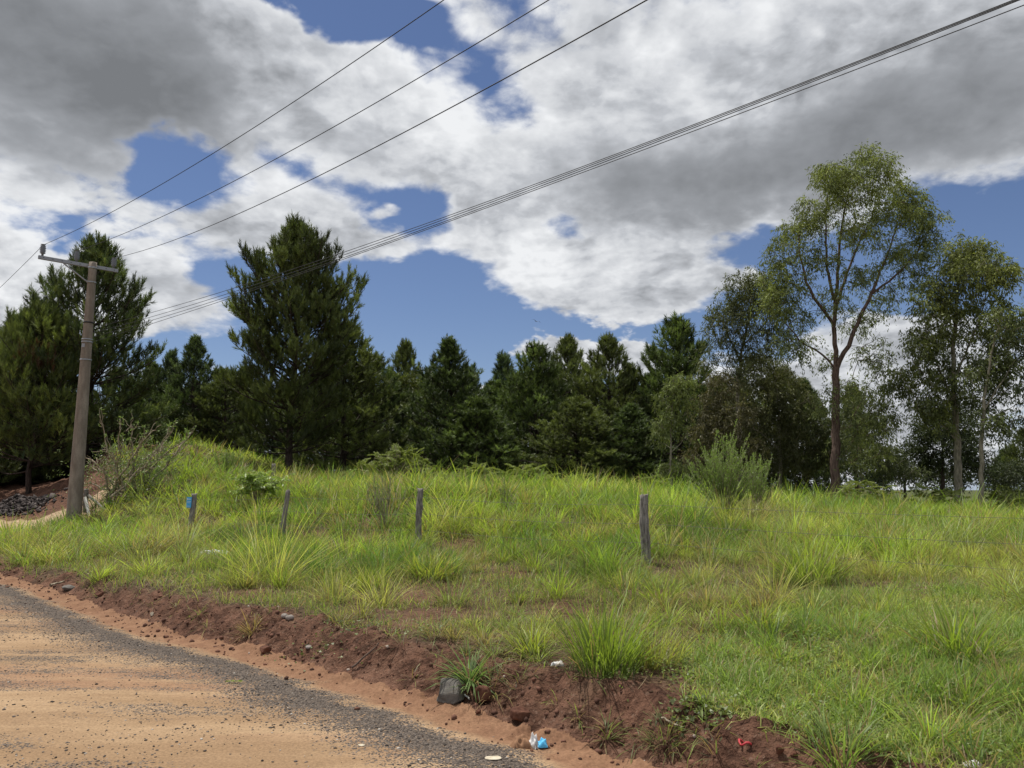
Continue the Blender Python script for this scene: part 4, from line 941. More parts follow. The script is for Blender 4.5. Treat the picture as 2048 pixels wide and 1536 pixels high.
# small broad-leaved weeds on the bank
WD = Acc()
for (px, py, n, r_) in [(1385, 1420, 60, .16), (1470, 1375, 90, .35), (1520, 1400, 60, .25), (1250, 1330, 30, .2), (1440, 1440, 20, .08), (1610, 1430, 40, .2), (1780, 1380, 60, .4), (700, 1260, 60, .5), (900, 1260, 40, .4)]:
    p = hit(px, py); x = p[0]+rng.normal(0, r_*.6, n*3); y = p[1]+rng.normal(0, r_*.45, n*3); z = height(x, y)+rng.uniform(.005, .04, n*3)
    d = unit(np.stack([rng.normal(0, 1, n*3), rng.normal(0, 1, n*3), rng.normal(.25, .2, n*3)], 1))
    WD.add(*leaves(np.stack([x, y, z], 1), d, rng.uniform(.02, .045, n*3), rng.uniform(.014, .028, n*3), np.array([[.17, .21, .07]])*rng.uniform(.6, 1.3, (n*3, 1))))
tag(WD.mesh('creeping_weeds', M_SHRUB), 'small pale round leaved creeping weeds on the bank top', 'weeds', kind='stuff')

# ------------------------------------------------------------------ stones, clods, gravel
def ico(sub=2):
    import bmesh
    bm = bmesh.new(); bmesh.ops.create_icosphere(bm, subdivisions=sub, radius=1.)
    v = np.array([x.co[:] for x in bm.verts]); f = np.array([[y.index for y in x.verts] for x in bm.faces]); bm.free(); return v, f
IV, IF = ico(1); IV3, IF3 = ico(4)
def m_stone(c1, c2, k=9.):
    def b(N):
        p = objc(N); n = N.noise(p, k, 7, .65); v = N.noise(p, k*5, 3, .6)
        return princ(N, N.mix(N.ramp(n, .35, .68), c1, c2), .85, N.m('ADD', n, N.m('MULTIPLY', v, .3)), .7, .012)
    return b
M_STONE = material('grey_stone', m_stone((.10, .092, .082), (.215, .20, .178), 9.))
M_CLOD = material('red_earth_clod', m_stone((.065, .026, .016), (.15, .068, .042), 9.))
M_COBBLE = material('round_pebble_grey', m_stone((.18, .16, .14), (.33, .29, .26), 14.))
M_GRAV = material('gravel_chip', lambda N: princ(N, attr(N, 'Col', 'Color'), .85))
def rock(name, px, py, size, mat, label, cat, seed, cuts=9, sink=.25, rough=.12, rz=0., group=None, cmin=.5):
    Rr = np.random.default_rng(seed); v = IV3.copy(); 
    for i in range(cuts):
        n = unit(Rr.normal(size=3)); d = Rr.uniform(cmin, .85); s = v@n; v -= np.maximum(s-d, 0)[:, None]*n
    v *= (1+rough*(fbm(v[:, 0]*3+9+seed, v[:, 1]*3+v[:, 2]*4, 1., 4)))[:, None]
    v = v*np.array(size)/2; p = hit(px, py); c, s = math.cos(rz), math.sin(rz); v[:, :2] = v[:, :2]@np.array([[c, s], [-s, c]])
    p = p+np.array([0, 0, size[2]*(.5-sink)])
    o = mesh_np(name, v+p, [IF3], mat, smooth=(rough > .3), origin=p); return tag(o, label, cat, group)
def slab_stone():
    """the grey stone at the road edge: a blunt five-sided block with a wedge top"""
    p = hit(895, 1408); w = 1.0/1490*6.0
    out = [(-24, 0), (-20, 14), (-21, 38), (-6, 41), (12, 39), (22, 22), (25, 6), (14, -2), (-2, -4)]
    out = np.array(out, float)*w; import bmesh
    bm = bmesh.new(); rings = []
    for k, (dy, s, lift) in enumerate([(0, .82, .006), (.03, .97, 0), (.085, 1., .0), (.13, .8, .01)]):
        rings.append([bm.verts.new((x*s+.004*k, dy+(.035 if z > .1 and k < 2 else 0), (z)*(s if z > 0 else 1)+lift)) for x, z in out])
    n = len(out)
    for a, b in zip(rings[:-1], rings[1:]):
        for i in range(n): bm.faces.new((a[i], a[(i+1) % n], b[(i+1) % n], b[i]))
    bm.faces.new(rings[0][::-1]); bm.faces.new(rings[-1])
    bmesh.ops.recalc_face_normals(bm, faces=bm.faces[:])
    bmesh.ops.triangulate(bm, faces=bm.faces[:]); bmesh.ops.bevel(bm, geom=bm.edges[:], offset=.004, segments=2, affect='EDGES')
    bmesh.ops.subdivide_edges(bm, edges=bm.edges[:], cuts=2, use_grid_fill=True)
    for v in bm.verts:
        q = v.co*1.; v.co.y += float(fbm(np.array([q.x*20+3]), np.array([q.z*20+7+q.y*13]), 1., 4)[0])*.018; v.co.x += float(fbm(np.array([q.y*20+3]), np.array([q.z*20]), 1., 3)[0])*.012
    me = bpy.data.meshes.new('grey_stone'); bm.to_mesh(me); bm.free(); me.materials.append(M_STONE)
    o = bpy.data.objects.new('grey_stone', me); C.objects.link(o); o.location = Vector(p)+Vector((0, 0, .0)); o.rotation_euler = (math.radians(-8), math.radians(4), math.radians(-6))
    tag(o, 'upright grey angular stone at the foot of the earth bank', 'stone')
slab_stone()
CL = 'earth clods beside the road'
rock('earth_clod', 965, 1408, (.13, .11, .17), M_CLOD, 'largest red brown clod, standing right of the grey stone', 'clod', 1, 9, .15, .35, .2, CL)
rock('earth_clod', 957, 1428, (.05, .045, .04), M_CLOD, 'tiny round clod below the largest clod', 'clod', 2, 8, .2, .3, 0, CL)
rock('earth_clod', 1040, 1438, (.14, .12, .12), M_CLOD, 'low wide clod set in the bank right of the largest clod', 'clod', 3, 7, .35, .35, 0, CL)
rock('earth_clod', 528, 1304, (.13, .1, .08), M_CLOD, 'dark clod lying in the gutter at left centre', 'clod', 4, 8, .2, .35, .4, CL)
rock('earth_clod', 1560, 1508, (.05, .05, .05), M_CLOD, 'small dark round clod at lower right, larger of two', 'clod', 5, 6, .2, .35, 0, CL)
rock('earth_clod', 1588, 1516, (.035, .035, .035), M_CLOD, 'small dark round clod at lower right, smaller of two', 'clod', 6, 6, .2, .3, 0, CL)
rock('earth_clod', 200, 1192, (.16, .12, .09), M_CLOD, 'clod at the foot of the bank near the far left', 'clod', 7, 8, .3, .35, .4, CL)
rock('earth_clod', 136, 1180, (.2, .14, .1), M_STONE, 'grey brown lump at the foot of the bank at far left', 'clod', 8, 8, .3, .3, .4, CL)
rock('pebble', 569, 1236, (.075, .06, .055), M_COBBLE, 'left one of two round pebbles on the bank top', 'pebble', 9, 3, .2, .08, 0, 'round pebbles on the bank', .8)
rock('pebble', 579, 1240, (.09, .07, .065), M_COBBLE, 'right one of two round pebbles on the bank top', 'pebble', 10, 3, .2, .08, 0, 'round pebbles on the bank', .8)
rock('pebble', 617, 1300, (.06, .05, .04), M_COBBLE, 'round pebble on the bank face below the pair', 'pebble', 11, 3, .2, .08, 0, 'round pebbles on the bank', .8)
def chips(name, n, fn, size, cfn, label, cat='gravel', Y0=3.6, Y1=16, flat_=.6):
    x, y = scatter(n, Y0, Y1, -.76, .76); m = rng.random(n) < fn(x, y); x, y = x[m], y[m]; k = len(x)
    s = np.minimum(rng.lognormal(math.log(size), .45, k), size*2.4); v = IV[None]*(1+.35*rng.normal(0, 1, (k, len(IV), 1)).clip(-1, 1)*.6)
    v = v*(s[:, None, None]*np.stack([rng.uniform(.7, 1.4, k), rng.uniform(.7, 1.2, k), rng.uniform(.4, .9, k)*flat_*1.5], 1)[:, None, :])
    a = rng.uniform(0, 6.28, k); ca, sa = np.cos(a)[:, None], np.sin(a)[:, None]
    v = np.stack([v[..., 0]*ca-v[..., 1]*sa, v[..., 0]*sa+v[..., 1]*ca, v[..., 2]], -1)+np.stack([x, y, height(x, y)+s*.15], 1)[:, None]
    f = (np.arange(k)*len(IV))[:, None, None]+IF[None]
    o = mesh_np(name, v.reshape(-1, 3), [f.reshape(-1, 3)], M_GRAV, col=np.repeat(cfn(k), len(IV), 0)); return tag(o, label, cat, kind='stuff')
def gd(x, y):
    e = -edge_dist(x, y)+fbm(x, y, 1.1, 4)*.5
    return np.clip(.5*sstep(.22, .5, e)*(1-sstep(.55, 1.2, e))+.13*(e > .3)+.35*sstep(.03, .16, fbm(x*.8+y*.7, (x*.7-y*.75)*4, .6, 4))*(e > .6), 0, 1)
chips('road_gravel', 110000, gd, .0048, lambda k: np.where(rng.random((k, 1)) < .95, np.array([[.088, .074, .065]])*rng.uniform(.4, 1.9, (k, 1)), [[.42, .38, .33]]), 'dark grey gravel washed along the road edge', Y1=13)
chips('earth_crumbs', 26000, lambda x, y: np.exp(-((edge_dist(x, y)-.15)/.4)**2)*.8, .010, lambda k: np.where(rng.random((k, 1)) < .985, np.array([[.10, .048, .032]])*rng.uniform(.5, 1.7, (k, 1)), [[.40, .33, .28]]), 'crumbs of red earth on the bank', 'earth', Y0=4.2, Y1=15, flat_=.9)
# ragged chips and leaves: a few pale ones by name
M_PALE = material('pale_chip', m_stone((.42, .36, .26), (.60, .54, .42), 20.))
rock('pale_flake', 987, 1518, (.10, .07, .012), M_PALE, 'flat cream flake on the reddish gutter sand near the bottom edge', 'flake', 21, 5, .1, .1, 0, 'pale flakes on the ground')
rock('pale_flake', 723, 1492, (.045, .03, .01), M_PALE, 'small cream flake on the gravel at bottom centre left', 'flake', 22, 5, .1, .1, 0, 'pale flakes on the ground')
rock('pale_flake', 304, 1232, (.05, .04, .05), M_PALE, 'white chip at the gutter at left', 'flake', 23, 5, .1, .1, 0, 'pale flakes on the ground')
# rubble heap at far left
def rubble():
    c = P(45, 1012, 27.5); Rr = np.random.default_rng(5); V = []; Fc = []; n = 0; cc = []
    for i in range(1700):
        x = c[0]+Rr.normal(0, .62)-.3; y = c[1]+Rr.normal(0, .5); hgt = .42*math.exp(-((x-c[0]+.3)/.9)**2-((y-c[1])/.7)**2)
        s = min(Rr.lognormal(math.log(.034), .5), .11); v = IV*(1+.55*Rr.uniform(-1, 1, (len(IV), 1)))*s*np.array([1.4, 1., .6])@np.linalg.qr(Rr.normal(size=(3, 3)))[0]; z = H1(x, y)+hgt*Rr.uniform(.5, 1.)
        V.append(v+[x, y, z]); Fc.append(IF+n); n += len(IV); cc.append(np.repeat(np.array([[.035, .029, .027]])*Rr.uniform(.4, 3.2), len(IV), 0))
    # core mound
    o = mesh_np('rubble_heap', np.concatenate(V), [np.concatenate(Fc)], M_GRAV, col=np.concatenate(cc), origin=c); tag(o, 'dark heap of broken rubble on the sand at the left edge', 'rubble')
rubble()

# ------------------------------------------------------------------ fence
M_WOOD = material('weathered_wood', lambda N: (lambda mp: princ(N, N.mix(N.ramp(N.noise(mp, 6, 7, .7), .35, .68), (.09, .08, .07), (.36, .33, .295)), .9, N.noise(mp, 9, 6, .7), .9, .012))((lambda q: (N.l.new(objc(N), q.inputs[0]), setattr(q.inputs['Scale'], 'default_value', (7, 7, .7)), q.outputs[0])[2])(N.node('ShaderNodeMapping'))))
M_WHITEW = material('white_washed_wood', lambda N: princ(N, N.mix(N.ramp(N.noise(objc(N), 8, 5), .45, .7), (.62, .6, .56), (.4, .37, .33)), .85))
M_WIRE = material('wire_steel', lambda N: princ(N, (.12, .115, .11), .6, metal=.4))
def post_mesh(h, w, d, lean=0., seed=0, knot=None, mat=M_WOOD, name='post'):
    Rr = np.random.default_rng(seed); k = 22; zs = np.linspace(-.35, h, k); m = 12; a = np.linspace(0, 2*np.pi, m, endpoint=False)
    shape = 1/np.maximum(np.abs(np.cos(a)), np.abs(np.sin(a)))**.65; groove = 1+.06*Rr.normal(size=m)
    V = []
    for i, z in enumerate(zs):
        f = 1-.10*z/h+.035*Rr.normal(); ox = .010*math.sin(z*5+seed); oy = .008*math.cos(z*4+seed)
        r = shape*groove*f*(1+.03*Rr.normal(size=m))
        if knot and abs(z-knot) < .06: r = r*(1+.25*(np.cos(a) > .3))
        zz = z+(Rr.normal(0, .012, m) if i == k-1 else 0)
        V.append(np.stack([np.cos(a)*r*w/2+ox+lean*z, np.sin(a)*r*d/2+oy, np.full(m, z)+(zz-z)], 1))
    V = np.concatenate(V+[np.array([[lean*h+.005, 0, h+.005]])]); F_ = []
    for i in range(k-1):
        j = np.arange(m); F_.append(np.stack([i*m+j, i*m+(j+1) % m, (i+1)*m+(j+1) % m, (i+1)*m+j], 1))
    j = np.arange(m); T_ = np.stack([(k-1)*m+j, (k-1)*m+(j+1) % m, np.full(m, k*m)], 1)
    return V, [np.concatenate(F_), T_]
GF = 'weathered posts of the wire fence'
posts = []
def fence_post(px, pytop, D, w, label, lean=0., seed=0, knot=None, d=None):
    x = (px-1024)/1490.*(D*cp-.08); top = P(px, pytop, D); z0 = H1(top[0], D); h = top[2]-z0
    V, f = post_mesh(h, w, d or w, lean, seed, knot); b = (top[0]-lean*h, D, z0)
    o = mesh_np('fence_post', V+np.array(b), f, M_WOOD, origin=b); tag(o, label, 'fence post', GF); posts.append((np.array(b), h)); return o, np.array(b), h
fence_post(1288, 990, 12.4, .15, 'thick grey fence post right of the middle, nearest to the camera', seed=1, lean=-.0)
fence_post(840, 978, 14.8, .125, 'knotted grey fence post in the middle with a notch half way up', seed=2, knot=.72, lean=.012)
fence_post(575, 980, 16.6, .10, 'slender leaning fence post left of the knotted one', seed=3, lean=.07)
fence_post(547, 928, 27.5, .17, 'far fence post on the slope, only its top clear of the grass', seed=5)
# post with the blue sign
x0 = P(388, 988, 20.3); z0 = H1(x0[0], 20.3); h = x0[2]-z0; V, f = post_mesh(h, .14, .12, .035, 4); b = np.array([x0[0]-.035*h, 20.3, z0])
sp_ = empty('fence_post', b, 'dark fence post carrying a small blue sign, left of the slender one', 'fence post', GF); posts.insert(3, (b, h))
mesh_np('post', V, f, M_WOOD, sp_)
import bmesh
def box_mesh(name, size, mat, parent=None, loc=(0, 0, 0), rot=(0, 0, 0), bev=0.):
    bm = bmesh.new(); bmesh.ops.create_cube(bm, size=1.)
    for v in bm.verts: v.co = Vector((v.co.x*size[0], v.co.y*size[1], v.co.z*size[2]))
    if bev: bmesh.ops.bevel(bm, geom=bm.edges[:], offset=bev, segments=2, affect='EDGES')
    me = bpy.data.meshes.new(name); bm.to_mesh(me); bm.free(); me.materials.append(mat)
    o = bpy.data.objects.new(name, me); C.objects.link(o); o.parent = parent; o.location = loc; o.rotation_euler = rot; return o
M_BLUE = material('blue_sign_plate', lambda N: princ(N, (.07, .40, .78), .4, spec=.4))
M_WHITE = material('white_lettering', lambda N: princ(N, (.75, .8, .82), .5))
sg = box_mesh('sign_plate', (.13, .006, .28), M_BLUE, sp_, (-.055, -.088, h-.22), (0, math.radians(2), math.radians(8)), .002)
box_mesh('sign_emblem', (.02, .002, .035), M_WHITE, sg, (-.038, -.0045, .085))
for i in range(4): box_mesh('letter', (.011, .002, .022), M_WHITE, sg, (-.012+i*.018, -.0045, .085))
for zz, w_ in ((.02, .095), (-.01, .085), (-.10, .08)): box_mesh('text_line', (w_, .002, .008), M_WHITE, sg, (-.042+w_/2, -.0045, zz))
# corner post with struts beside the pole
x0 = P(174, 978, 24.6); z0 = H1(x0[0], 24.6); h = x0[2]-z0; b = np.array([x0[0], 24.6, z0]); V, f = post_mesh(h, .15, .14, 0, 8)
ep = empty('fence_post', b, 'braced corner fence post with a white strut just right of the concrete pole', 'fence post', GF); mesh_np('post', V, f, M_WOOD, ep)
def bar(name, p, q, w, mat, parent, origin):
    v, f = tubes([(np.array([p, (np.array(p)+q)/2, q])-origin, np.array([w, w, w*.9]))], 6)
    f = f+[np.arange(6)[::-1][None], (np.arange(6)+12)[None]]
    me = bpy.data.meshes.new(name); me.from_pydata(v.tolist(), [], [tuple(x) for x in np.concatenate([f[0]]).tolist()]+[tuple(f[1][0].tolist()), tuple(f[2][0].tolist())]); me.materials.append(mat)
    o = bpy.data.objects.new(name, me); C.objects.link(o); o.parent = parent
bar('white_strut', P(170, 995, 24.35), P(181, 1042, 24.0), .05, M_WHITEW, ep, b)
bar('strut', P(176, 990, 24.6), P(212, 1022, 23.9), .045, M_WOOD, ep, b)
posts.append((b, h))
line = [posts[0], posts[1], posts[2], posts[3], posts[-1]]
right = np.array([9.5, 7.0, H1(9.5, 7.0)])
for k, fr in enumerate((.86, .58, .3)):
    pts = [right+[0, 0, fr*1.15]]+[p+np.array([0, -.07, fr*hh]) for p, hh in line]; allp = []
    for a, b2 in zip(pts[:-1], pts[1:]):
        t = np.linspace(0, 1, 9)[:-1, None]; allp.append(a*(1-t)+b2*t-np.array([0, 0, .05])*4*t*(1-t))
    allp = np.concatenate(allp+[pts[-1][None]]); v, f = tubes([(allp, np.full(len(allp), .0022))], 4)
    o = mesh_np('fence_wire', v, f, M_WIRE); tag(o, ['top wire strand of the fence', 'middle wire strand of the fence', 'lowest wire strand of the fence'][k]+', running from post to post', 'wire', 'fence wires')

# ------------------------------------------------------------------ utility pole and lines
PX, PY = -13.91, 24.; zg = H1(PX, PY)
pole = empty('utility_pole', (PX, PY, zg), 'tall round concrete power pole with a steel crossarm at the left', 'power pole')
def m_conc(N):
    mp = N.node('ShaderNodeMapping'); N.l.new(objc(N), mp.inputs[0]); mp.inputs['Scale'].default_value = (2, 2, .5)
    n = N.noise(mp.outputs[0], 3, 7, .65); n2 = N.noise(objc(N), 30, 4, .6)
    c = N.mix(N.ramp(n, .35, .7), (.17, .14, .115), (.285, .245, .205)); c = N.mix(N.ramp(n2, .4, .7, 0, .3), c, (.12, .10, .085))
    return princ(N, c, .9, n2, .4, .006)
M_CONC = material('pole_concrete', m_conc)
M_GALV = material('galvanised_steel', lambda N: princ(N, N.mix(N.noise(objc(N), 12, 4), (.22, .235, .26), (.36, .375, .41)), .55, metal=.35))
M_PORC = material('grey_insulator', lambda N: princ(N, (.15, .16, .18), .35, spec=.5))
M_CABLE = material('dark_cable', lambda N: princ(N, (.03, .03, .033), .6))
ztop = P(188, 525, 24.)[2]; HP = ztop-zg
zz = np.linspace(-.3, HP, 24); rr = np.interp(zz, [-.3, HP], [.228, .115])
v, f = tubes([(np.stack([np.zeros(24), np.zeros(24), zz], 1), rr)], 24)
n0 = len(v); v = np.vstack([v, [[0, 0, HP]]]); cap = np.array([[23*24+i, 23*24+(i+1) % 24, n0] for i in range(24)])
mesh_np('shaft', v, f+[cap], M_CONC, pole, smooth=False)
w = np.array([-.731, -.682, 0]); dwire = np.array([.682, -.731, 0])
zarm = P(187, 533, 23.8)[2]-zg+.10; armc = np.array([0, 0, zarm])+np.array([-.682, .731, 0])*.17
ang = math.atan2(w[1], w[0])
arm = box_mesh('crossarm', (2.34, .09, .115), M_GALV, pole, tuple(armc+w*.36), (0, 0, ang), .006)
b0 = None
for i in range(9):
    if b0 is None:
        bmh = bmesh.new(); bmesh.ops.create_cone(bmh, cap_ends=True, segments=8, radius1=.012, radius2=.012, depth=.02); me = bpy.data.meshes.new('bolt'); bmh.to_mesh(me); bmh.free(); me.materials.append(M_CABLE); b0 = me
    o = bpy.data.objects.new('bolt', b0); C.objects.link(o); o.parent = arm; o.location = (-1.05+i*.26, .05, 0); o.rotation_euler = (math.radians(90), 0, 0)
def ring_tube(z, r, th, name, mat=M_GALV, h=.05):
    a = np.linspace(0, 2*np.pi, 24, endpoint=False); V = []
    for (q, zz_) in ((r, -h/2), (r+th, -h/2), (r+th, h/2), (r, h/2)): V.append(np.stack([np.cos(a)*q, np.sin(a)*q, np.full(24, z+zz_)], 1))
    i = np.arange(24); i2 = (i+1) % 24; F_ = [np.stack([k*24+i, k*24+i2, ((k+1) % 4)*24+i2, ((k+1) % 4)*24+i], 1) for k in range(4)]
    return mesh_np(name, np.concatenate(V), [np.concatenate(F_)], mat, pole)
rad_at = lambda z: float(np.interp(z, [-.3, HP], [.228, .115]))
for pyc in (562, 643, 677, 682, 718):
    z_ = P(180, pyc, 23.8)[2]-zg; ring_tube(z_, rad_at(z_)+.002, .014, 'collar', M_GALV if pyc != 643 else M_CABLE, .045)
z_ = P(187, 533, 23.8)[2]-zg; ring_tube(z_, rad_at(z_)+.002, .012, 'collar', M_GALV, .06)
zb_ = P(182, 562, 23.8)[2]-zg
# diagonal brace
v, f = tubes([(np.array([armc+w*.86+[0, 0, -.03], ((armc+w*.86+[0, 0, -.03])+np.array([w[0]*.12, w[1]*.12, zb_]))/2, np.array([w[0]*.12, w[1]*.12, zb_])]), np.array([.022, .022, .022]))], 4)
mesh_np('brace', v, f, M_GALV, pole)
# pole plates
for pyc, hh in ((690, .12), (702, .14)):
    z_ = P(175, pyc, 23.8)[2]-zg; r_ = rad_at(z_)
    box_mesh('number_plate', (.10, .004, hh), M_CONC if pyc == 702 else M_GALV, pole, (-.03, -r_-.003, z_), (0, 0, 0))
# insulators (stacked sheds)
prof = [(.0, -.06), (.035, -.06), (.035, .0), (.085, .02), (.055, .045), (.095, .07), (.06, .095), (.095, .12), (.06, .145), (.095, .17), (.06, .195), (.085, .22), (.05, .245), (.05, .26), (.08, .27), (.0, .285)]
a = np.linspace(0, 2*np.pi, 16, endpoint=False); Vi = np.concatenate([np.stack([np.cos(a)*max(r, .001), np.sin(a)*max(r, .001), np.full(16, z)], 1) for r, z in prof])*np.array([1, 1, 1.15])
Fi = np.concatenate([np.stack([k*16+np.arange(16), k*16+(np.arange(16)+1) % 16, (k+1)*16+(np.arange(16)+1) % 16, (k+1)*16+np.arange(16)], 1) for k in range(len(prof)-1)])
ins_top = []
iw = [1.42, .45, -.67]
ins0 = mesh_np('insulator', Vi, [Fi], M_PORC, pole, smooth=False)
for k, s in enumerate(iw):
    o = ins0 if k == 0 else ins0.copy()
    if k: C.objects.link(o); o.parent = pole
    l = armc+w*s+np.array([0, 0, .125]); o.location = tuple(l); ins_top.append(l+np.array([PX, PY, zg])+[0, 0, .30])
def proj(p):
    x, y, z = p[0], p[1], p[2]-EYE; fw = y*cp+z*sp; return 1024+x/fw*F, 768-(z*cp-y*sp)/fw*F
FIT = [(-0.7536, 1.0132, 1.1673), (-0.7863, -0.5469, 1.0483), (-0.8764, -3.1952, 0.9741), (-0.6766, 1.9959, 0.7166), (-0.7018, 1.5659, 0.6407), (-0.675, 2.3067, 0.6231), (-0.6811, 2.014, 0.4229)]
specs = [(ins_top[0], [(355, 347), (575, 215), (762, 87), (885, 0)]), (ins_top[1], [(420, 392), (690, 235), (1024, 45), (1100, 0)]), (ins_top[2], [(425, 450), (700, 320), (1024, 150), (1293, 0)])]
hooks = [P(190, 655, 23.7), P(188, 665, 23.7), P(186, 674, 23.7), P(184, 684, 23.7)]
specs += [(hooks[0], [(675, 508), (1024, 388), (1554, 183), (2030, 0)]), (hooks[1], [(675, 512), (1024, 392), (1554, 188), (2036, 0)]), (hooks[2], [(675, 516), (1024, 396), (1554, 192), (2042, 0)]), (hooks[3], [(675, 520), (1024, 400), (1554, 197), (2048, 11)])]
names = ['power wire from the outermost left insulator, highest in the sky', 'power wire from the middle insulator', 'power wire from the insulator at the right end of the crossarm',
         'uppermost of the four low wires that run to the upper right corner', 'second from top of the four low wires running to the upper right corner', 'third from top of the four low wires running to the upper right corner', 'lowest of the four low wires running to the upper right corner']
for k, (S0, pts) in enumerate(specs):
    az, rise, sag = FIT[k]
    t = np.linspace(0, 1, 90)[:, None]; E = S0+np.array([math.cos(az)*38, math.sin(az)*38, rise]); q = S0*(1-t)+E*t-np.array([0, 0, sag])*4*t*(1-t)
    if k < 3:
        t2 = np.linspace(1, 0, 40)[:-1, None]; E2 = S0+np.array([-.74*45, .68*45, -1.0]) if k == 0 else S0+np.array([-.72*45, .70*45, -1.0])
        q = np.concatenate([S0*(1-t2)+E2*t2-np.array([0, 0, 1.1])*4*t2*(1-t2), q])
    v, f = tubes([(q, np.full(len(q), .0075 if k < 3 else .0065))], 5)
    o = mesh_np('power_line', v, f, M_CABLE); tag(o, names[k], 'power line', 'high voltage wires' if k < 3 else 'low voltage wires')

# ------------------------------------------------------------------ litter and small things
M_PAPER = material('white_plastic', lambda N: princ(N, N.mix(N.ramp(N.noise(objc(N), 25, 5), .4, .7), (.62, .62, .62), (.30, .26, .22)), .6))
M_LBLUE = material('light_blue_plastic', lambda N: princ(N, (.10, .45, .75), .45))
M_BROWNP = material('brown_paper', lambda N: princ(N, N.mix(N.noise(objc(N), 30, 4), (.12, .06, .035), (.36, .20, .11)), .8))
M_RED = material('red_plastic', lambda N: princ(N, (.45, .05, .06), .5))
M_DRYL = material('dry_twig', lambda N: princ(N, N.mix(N.noise(objc(N), 20, 4), (.05, .035, .03), (.15, .11, .085)), .9))
def crumple(name, px, py, sx, sy, sz, mat, label, cat, seed, parent=None, off=(0, 0, 0), rz=0., group=None):
    Rr = np.random.default_rng(seed); n = 14; u, v_ = np.meshgrid(np.linspace(-1, 1, n), np.linspace(-1, 1, n), indexing='ij')
    z = (fbm(u*1.7+seed*3.1, v_*1.7+seed, 1., 3)+.5)*1.4*sz; z = z*(1-np.maximum(np.abs(u), np.abs(v_))**5*.9); z = z-z.min()-.008; x = u*sx/2*(1+.3*fbm(u+seed, v_, 1.2, 2)); y = v_*sy/2*(1+.5*fbm(u, v_+seed, 1.2, 2))
    c, s = math.cos(rz), math.sin(rz); X = x*c-y*s; Y = x*s+y*c
    p = hit(px, py) if parent is None else np.zeros(3)
    V = np.stack([X+off[0], Y+off[1], z+.01+off[2]], -1).reshape(-1, 3); V2 = V-[0, 0, .0015]
    i = np.arange(n*n).reshape(n, n); q = np.stack([i[:-1, :-1], i[1:, :-1], i[1:, 1:], i[:-1, 1:]], -1).reshape(-1, 4)
    ed = np.concatenate([i[:-1, 0], i[-1, :-1], i[::-1, -1][:-1], i[0, ::-1][:-1]]); e2 = np.roll(ed, -1); rim = np.stack([ed, ed+n*n, e2+n*n, e2], 1)
    o = mesh_np(name, np.concatenate([V, V2])+p, [np.concatenate([q, q[:, ::-1]+n*n, rim])], mat, parent, origin=None if parent else p)
    if label: tag(o, label, cat, group)
    return o
GL = 'litter'
crumple('plastic_strip', 430, 1110, .55, .12, .10, M_PAPER, 'crumpled white plastic strip lying in the verge grass at left', 'litter', 1, group=GL)
crumple('paper_scrap', 1115, 1332, .10, .07, .035, M_PAPER, 'crumpled white scrap in the grass above the gutter', 'litter', 2, group=GL)
crumple('plastic_scrap', 1945, 1534, .09, .06, .025, M_PAPER, 'white scrap at the bottom edge near the right corner', 'litter', 3, group=GL)
p = hit(1062, 1496); wr = empty('food_wrapper', p, 'torn wrapper of brown paper with white and light blue ends in the gutter', 'litter', GL)
crumple('brown_paper', 0, 0, .13, .09, .07, M_BROWNP, None, None, 4, wr, (-.06, 0, 0), .3)
crumple('white_paper', 0, 0, .07, .05, .075, M_PAPER, None, None, 5, wr, (.015, -.005, 0), -.7)
crumple('blue_plastic', 0, 0, .07, .05, .05, M_LBLUE, None, None, 6, wr, (.065, 0, .005), .2)
p = hit(1492, 1490); a = np.linspace(0, 2*np.pi, 15); q = np.stack([np.cos(a)*.035, np.sin(a)*.03, .012+.01*np.sin(3*a)], 1)+p
v, f = tubes([(q, np.full(15, .006))], 6); tag(mesh_np('red_ring', v, f, M_RED, origin=p), 'small ring of red plastic on the bare earth at lower right', 'litter', GL)
def stick(px0, py0, px1, py1, r, mat, name, label, cat, lift=.01, group=None):
    a = hit(px0, py0); b_ = hit(px1, py1); t = np.linspace(0, 1, 9)[:, None]; q = a*(1-t)+b_*t
    q[:, 2] = np.maximum(q[:, 2], height(q[:, 0], q[:, 1]))+lift; q += rng.normal(0, .003, q.shape)
    v, f = tubes([(q, np.linspace(r, r*.6, 9))], 6); tag(mesh_np(name, v, f, mat, origin=a), label, cat, group)
stick(704, 1341, 758, 1290, .009, M_DRYL, 'stick', 'dark stick leaning on the bank face in the middle', 'stick', .015)
stick(1322, 1440, 1372, 1466, .007, M_TWIG, 'stick', 'short brown twig on the bare earth at lower right', 'stick', .01)
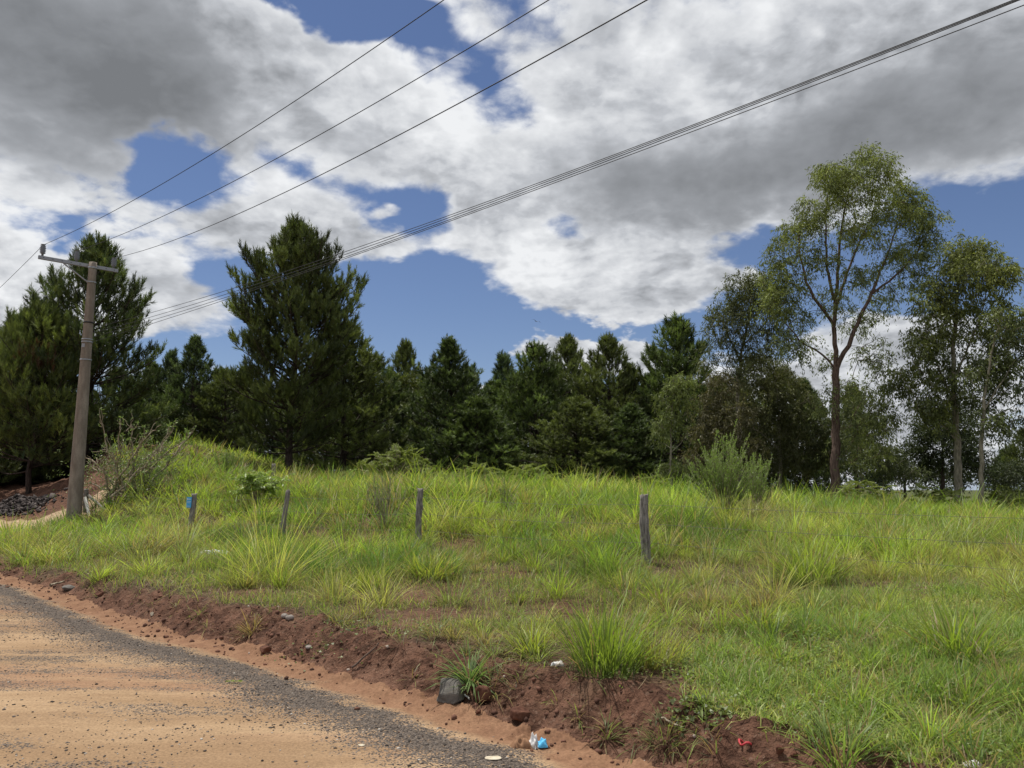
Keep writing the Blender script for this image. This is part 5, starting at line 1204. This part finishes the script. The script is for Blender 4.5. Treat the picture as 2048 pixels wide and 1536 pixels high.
stick(918, 1388, 938, 1404, .010, M_PAPER, 'plastic_strip', 'thin white strip sticking out beside the grey stone', 'litter', .02, GL)
stick(100, 1173, 128, 1166, .02, M_TWIG, 'stick', 'pale stick at the foot of the bank at far left', 'stick', .02)
def sprig():
    p = hit(465, 1367); A = Acc(); t = np.linspace(0, 1, 9); q = p+np.stack([(t-.5)*.12, .01*np.sin(t*3), .012+0*t], 1)
    for s in (-1, 1): A.add(*leaves(q, unit(np.repeat(np.array([[.5, s*.8, .25]]), 9, 0)), np.full(9, .03), np.full(9, .01), np.array([[.30, .38, .05]])*rng.uniform(.8, 1.2, (9, 1))))
    v, f = tubes([(q, np.full(9, .0015))], 4); o = empty('leaf_sprig', p, 'small yellow green leafy sprig lying on the road gravel', 'leaf'); A.mesh('leaflets', M_SHRUB, o, origin=p); mesh_np('stalk', v, f, M_TWIG, o, origin=p)
sprig()
# bird
def bird():
    c = P(1073, 643, 60.); s = .42
    V = np.array([[-.5, 0, .0], [-.15, -.07, -.02], [-.15, .07, -.02], [-.15, 0, .07], [.2, -.06, -.02], [.2, .06, -.02], [.2, 0, .06], [.55, 0, .02], [0, -.55, .22], [.12, -1.1, .12], [.22, -.5, .2], [0, .55, .22], [.12, 1.1, .12], [.22, .5, .2], [.8, -.1, 0], [.8, .1, 0]])
    V = V[:, [1, 0, 2]]*s
    Fc = [[0, 1, 3], [0, 3, 2], [0, 2, 1], [1, 4, 6], [1, 6, 3], [3, 6, 5], [3, 5, 2], [1, 2, 5], [1, 5, 4], [4, 7, 6], [6, 7, 5], [4, 5, 7], [1, 8, 10], [1, 10, 4], [8, 9, 10], [2, 13, 11], [2, 5, 13], [11, 13, 12], [7, 14, 15]]
    me = bpy.data.meshes.new('bird'); me.from_pydata(V.tolist(), [], Fc); me.materials.append(M_CABLE); o = bpy.data.objects.new('bird', me); C.objects.link(o)
    o.location = c; o.rotation_euler = (math.radians(12), math.radians(15), math.radians(25)); tag(o, 'small dark bird gliding in the blue gap above the pine tops', 'bird')
bird()
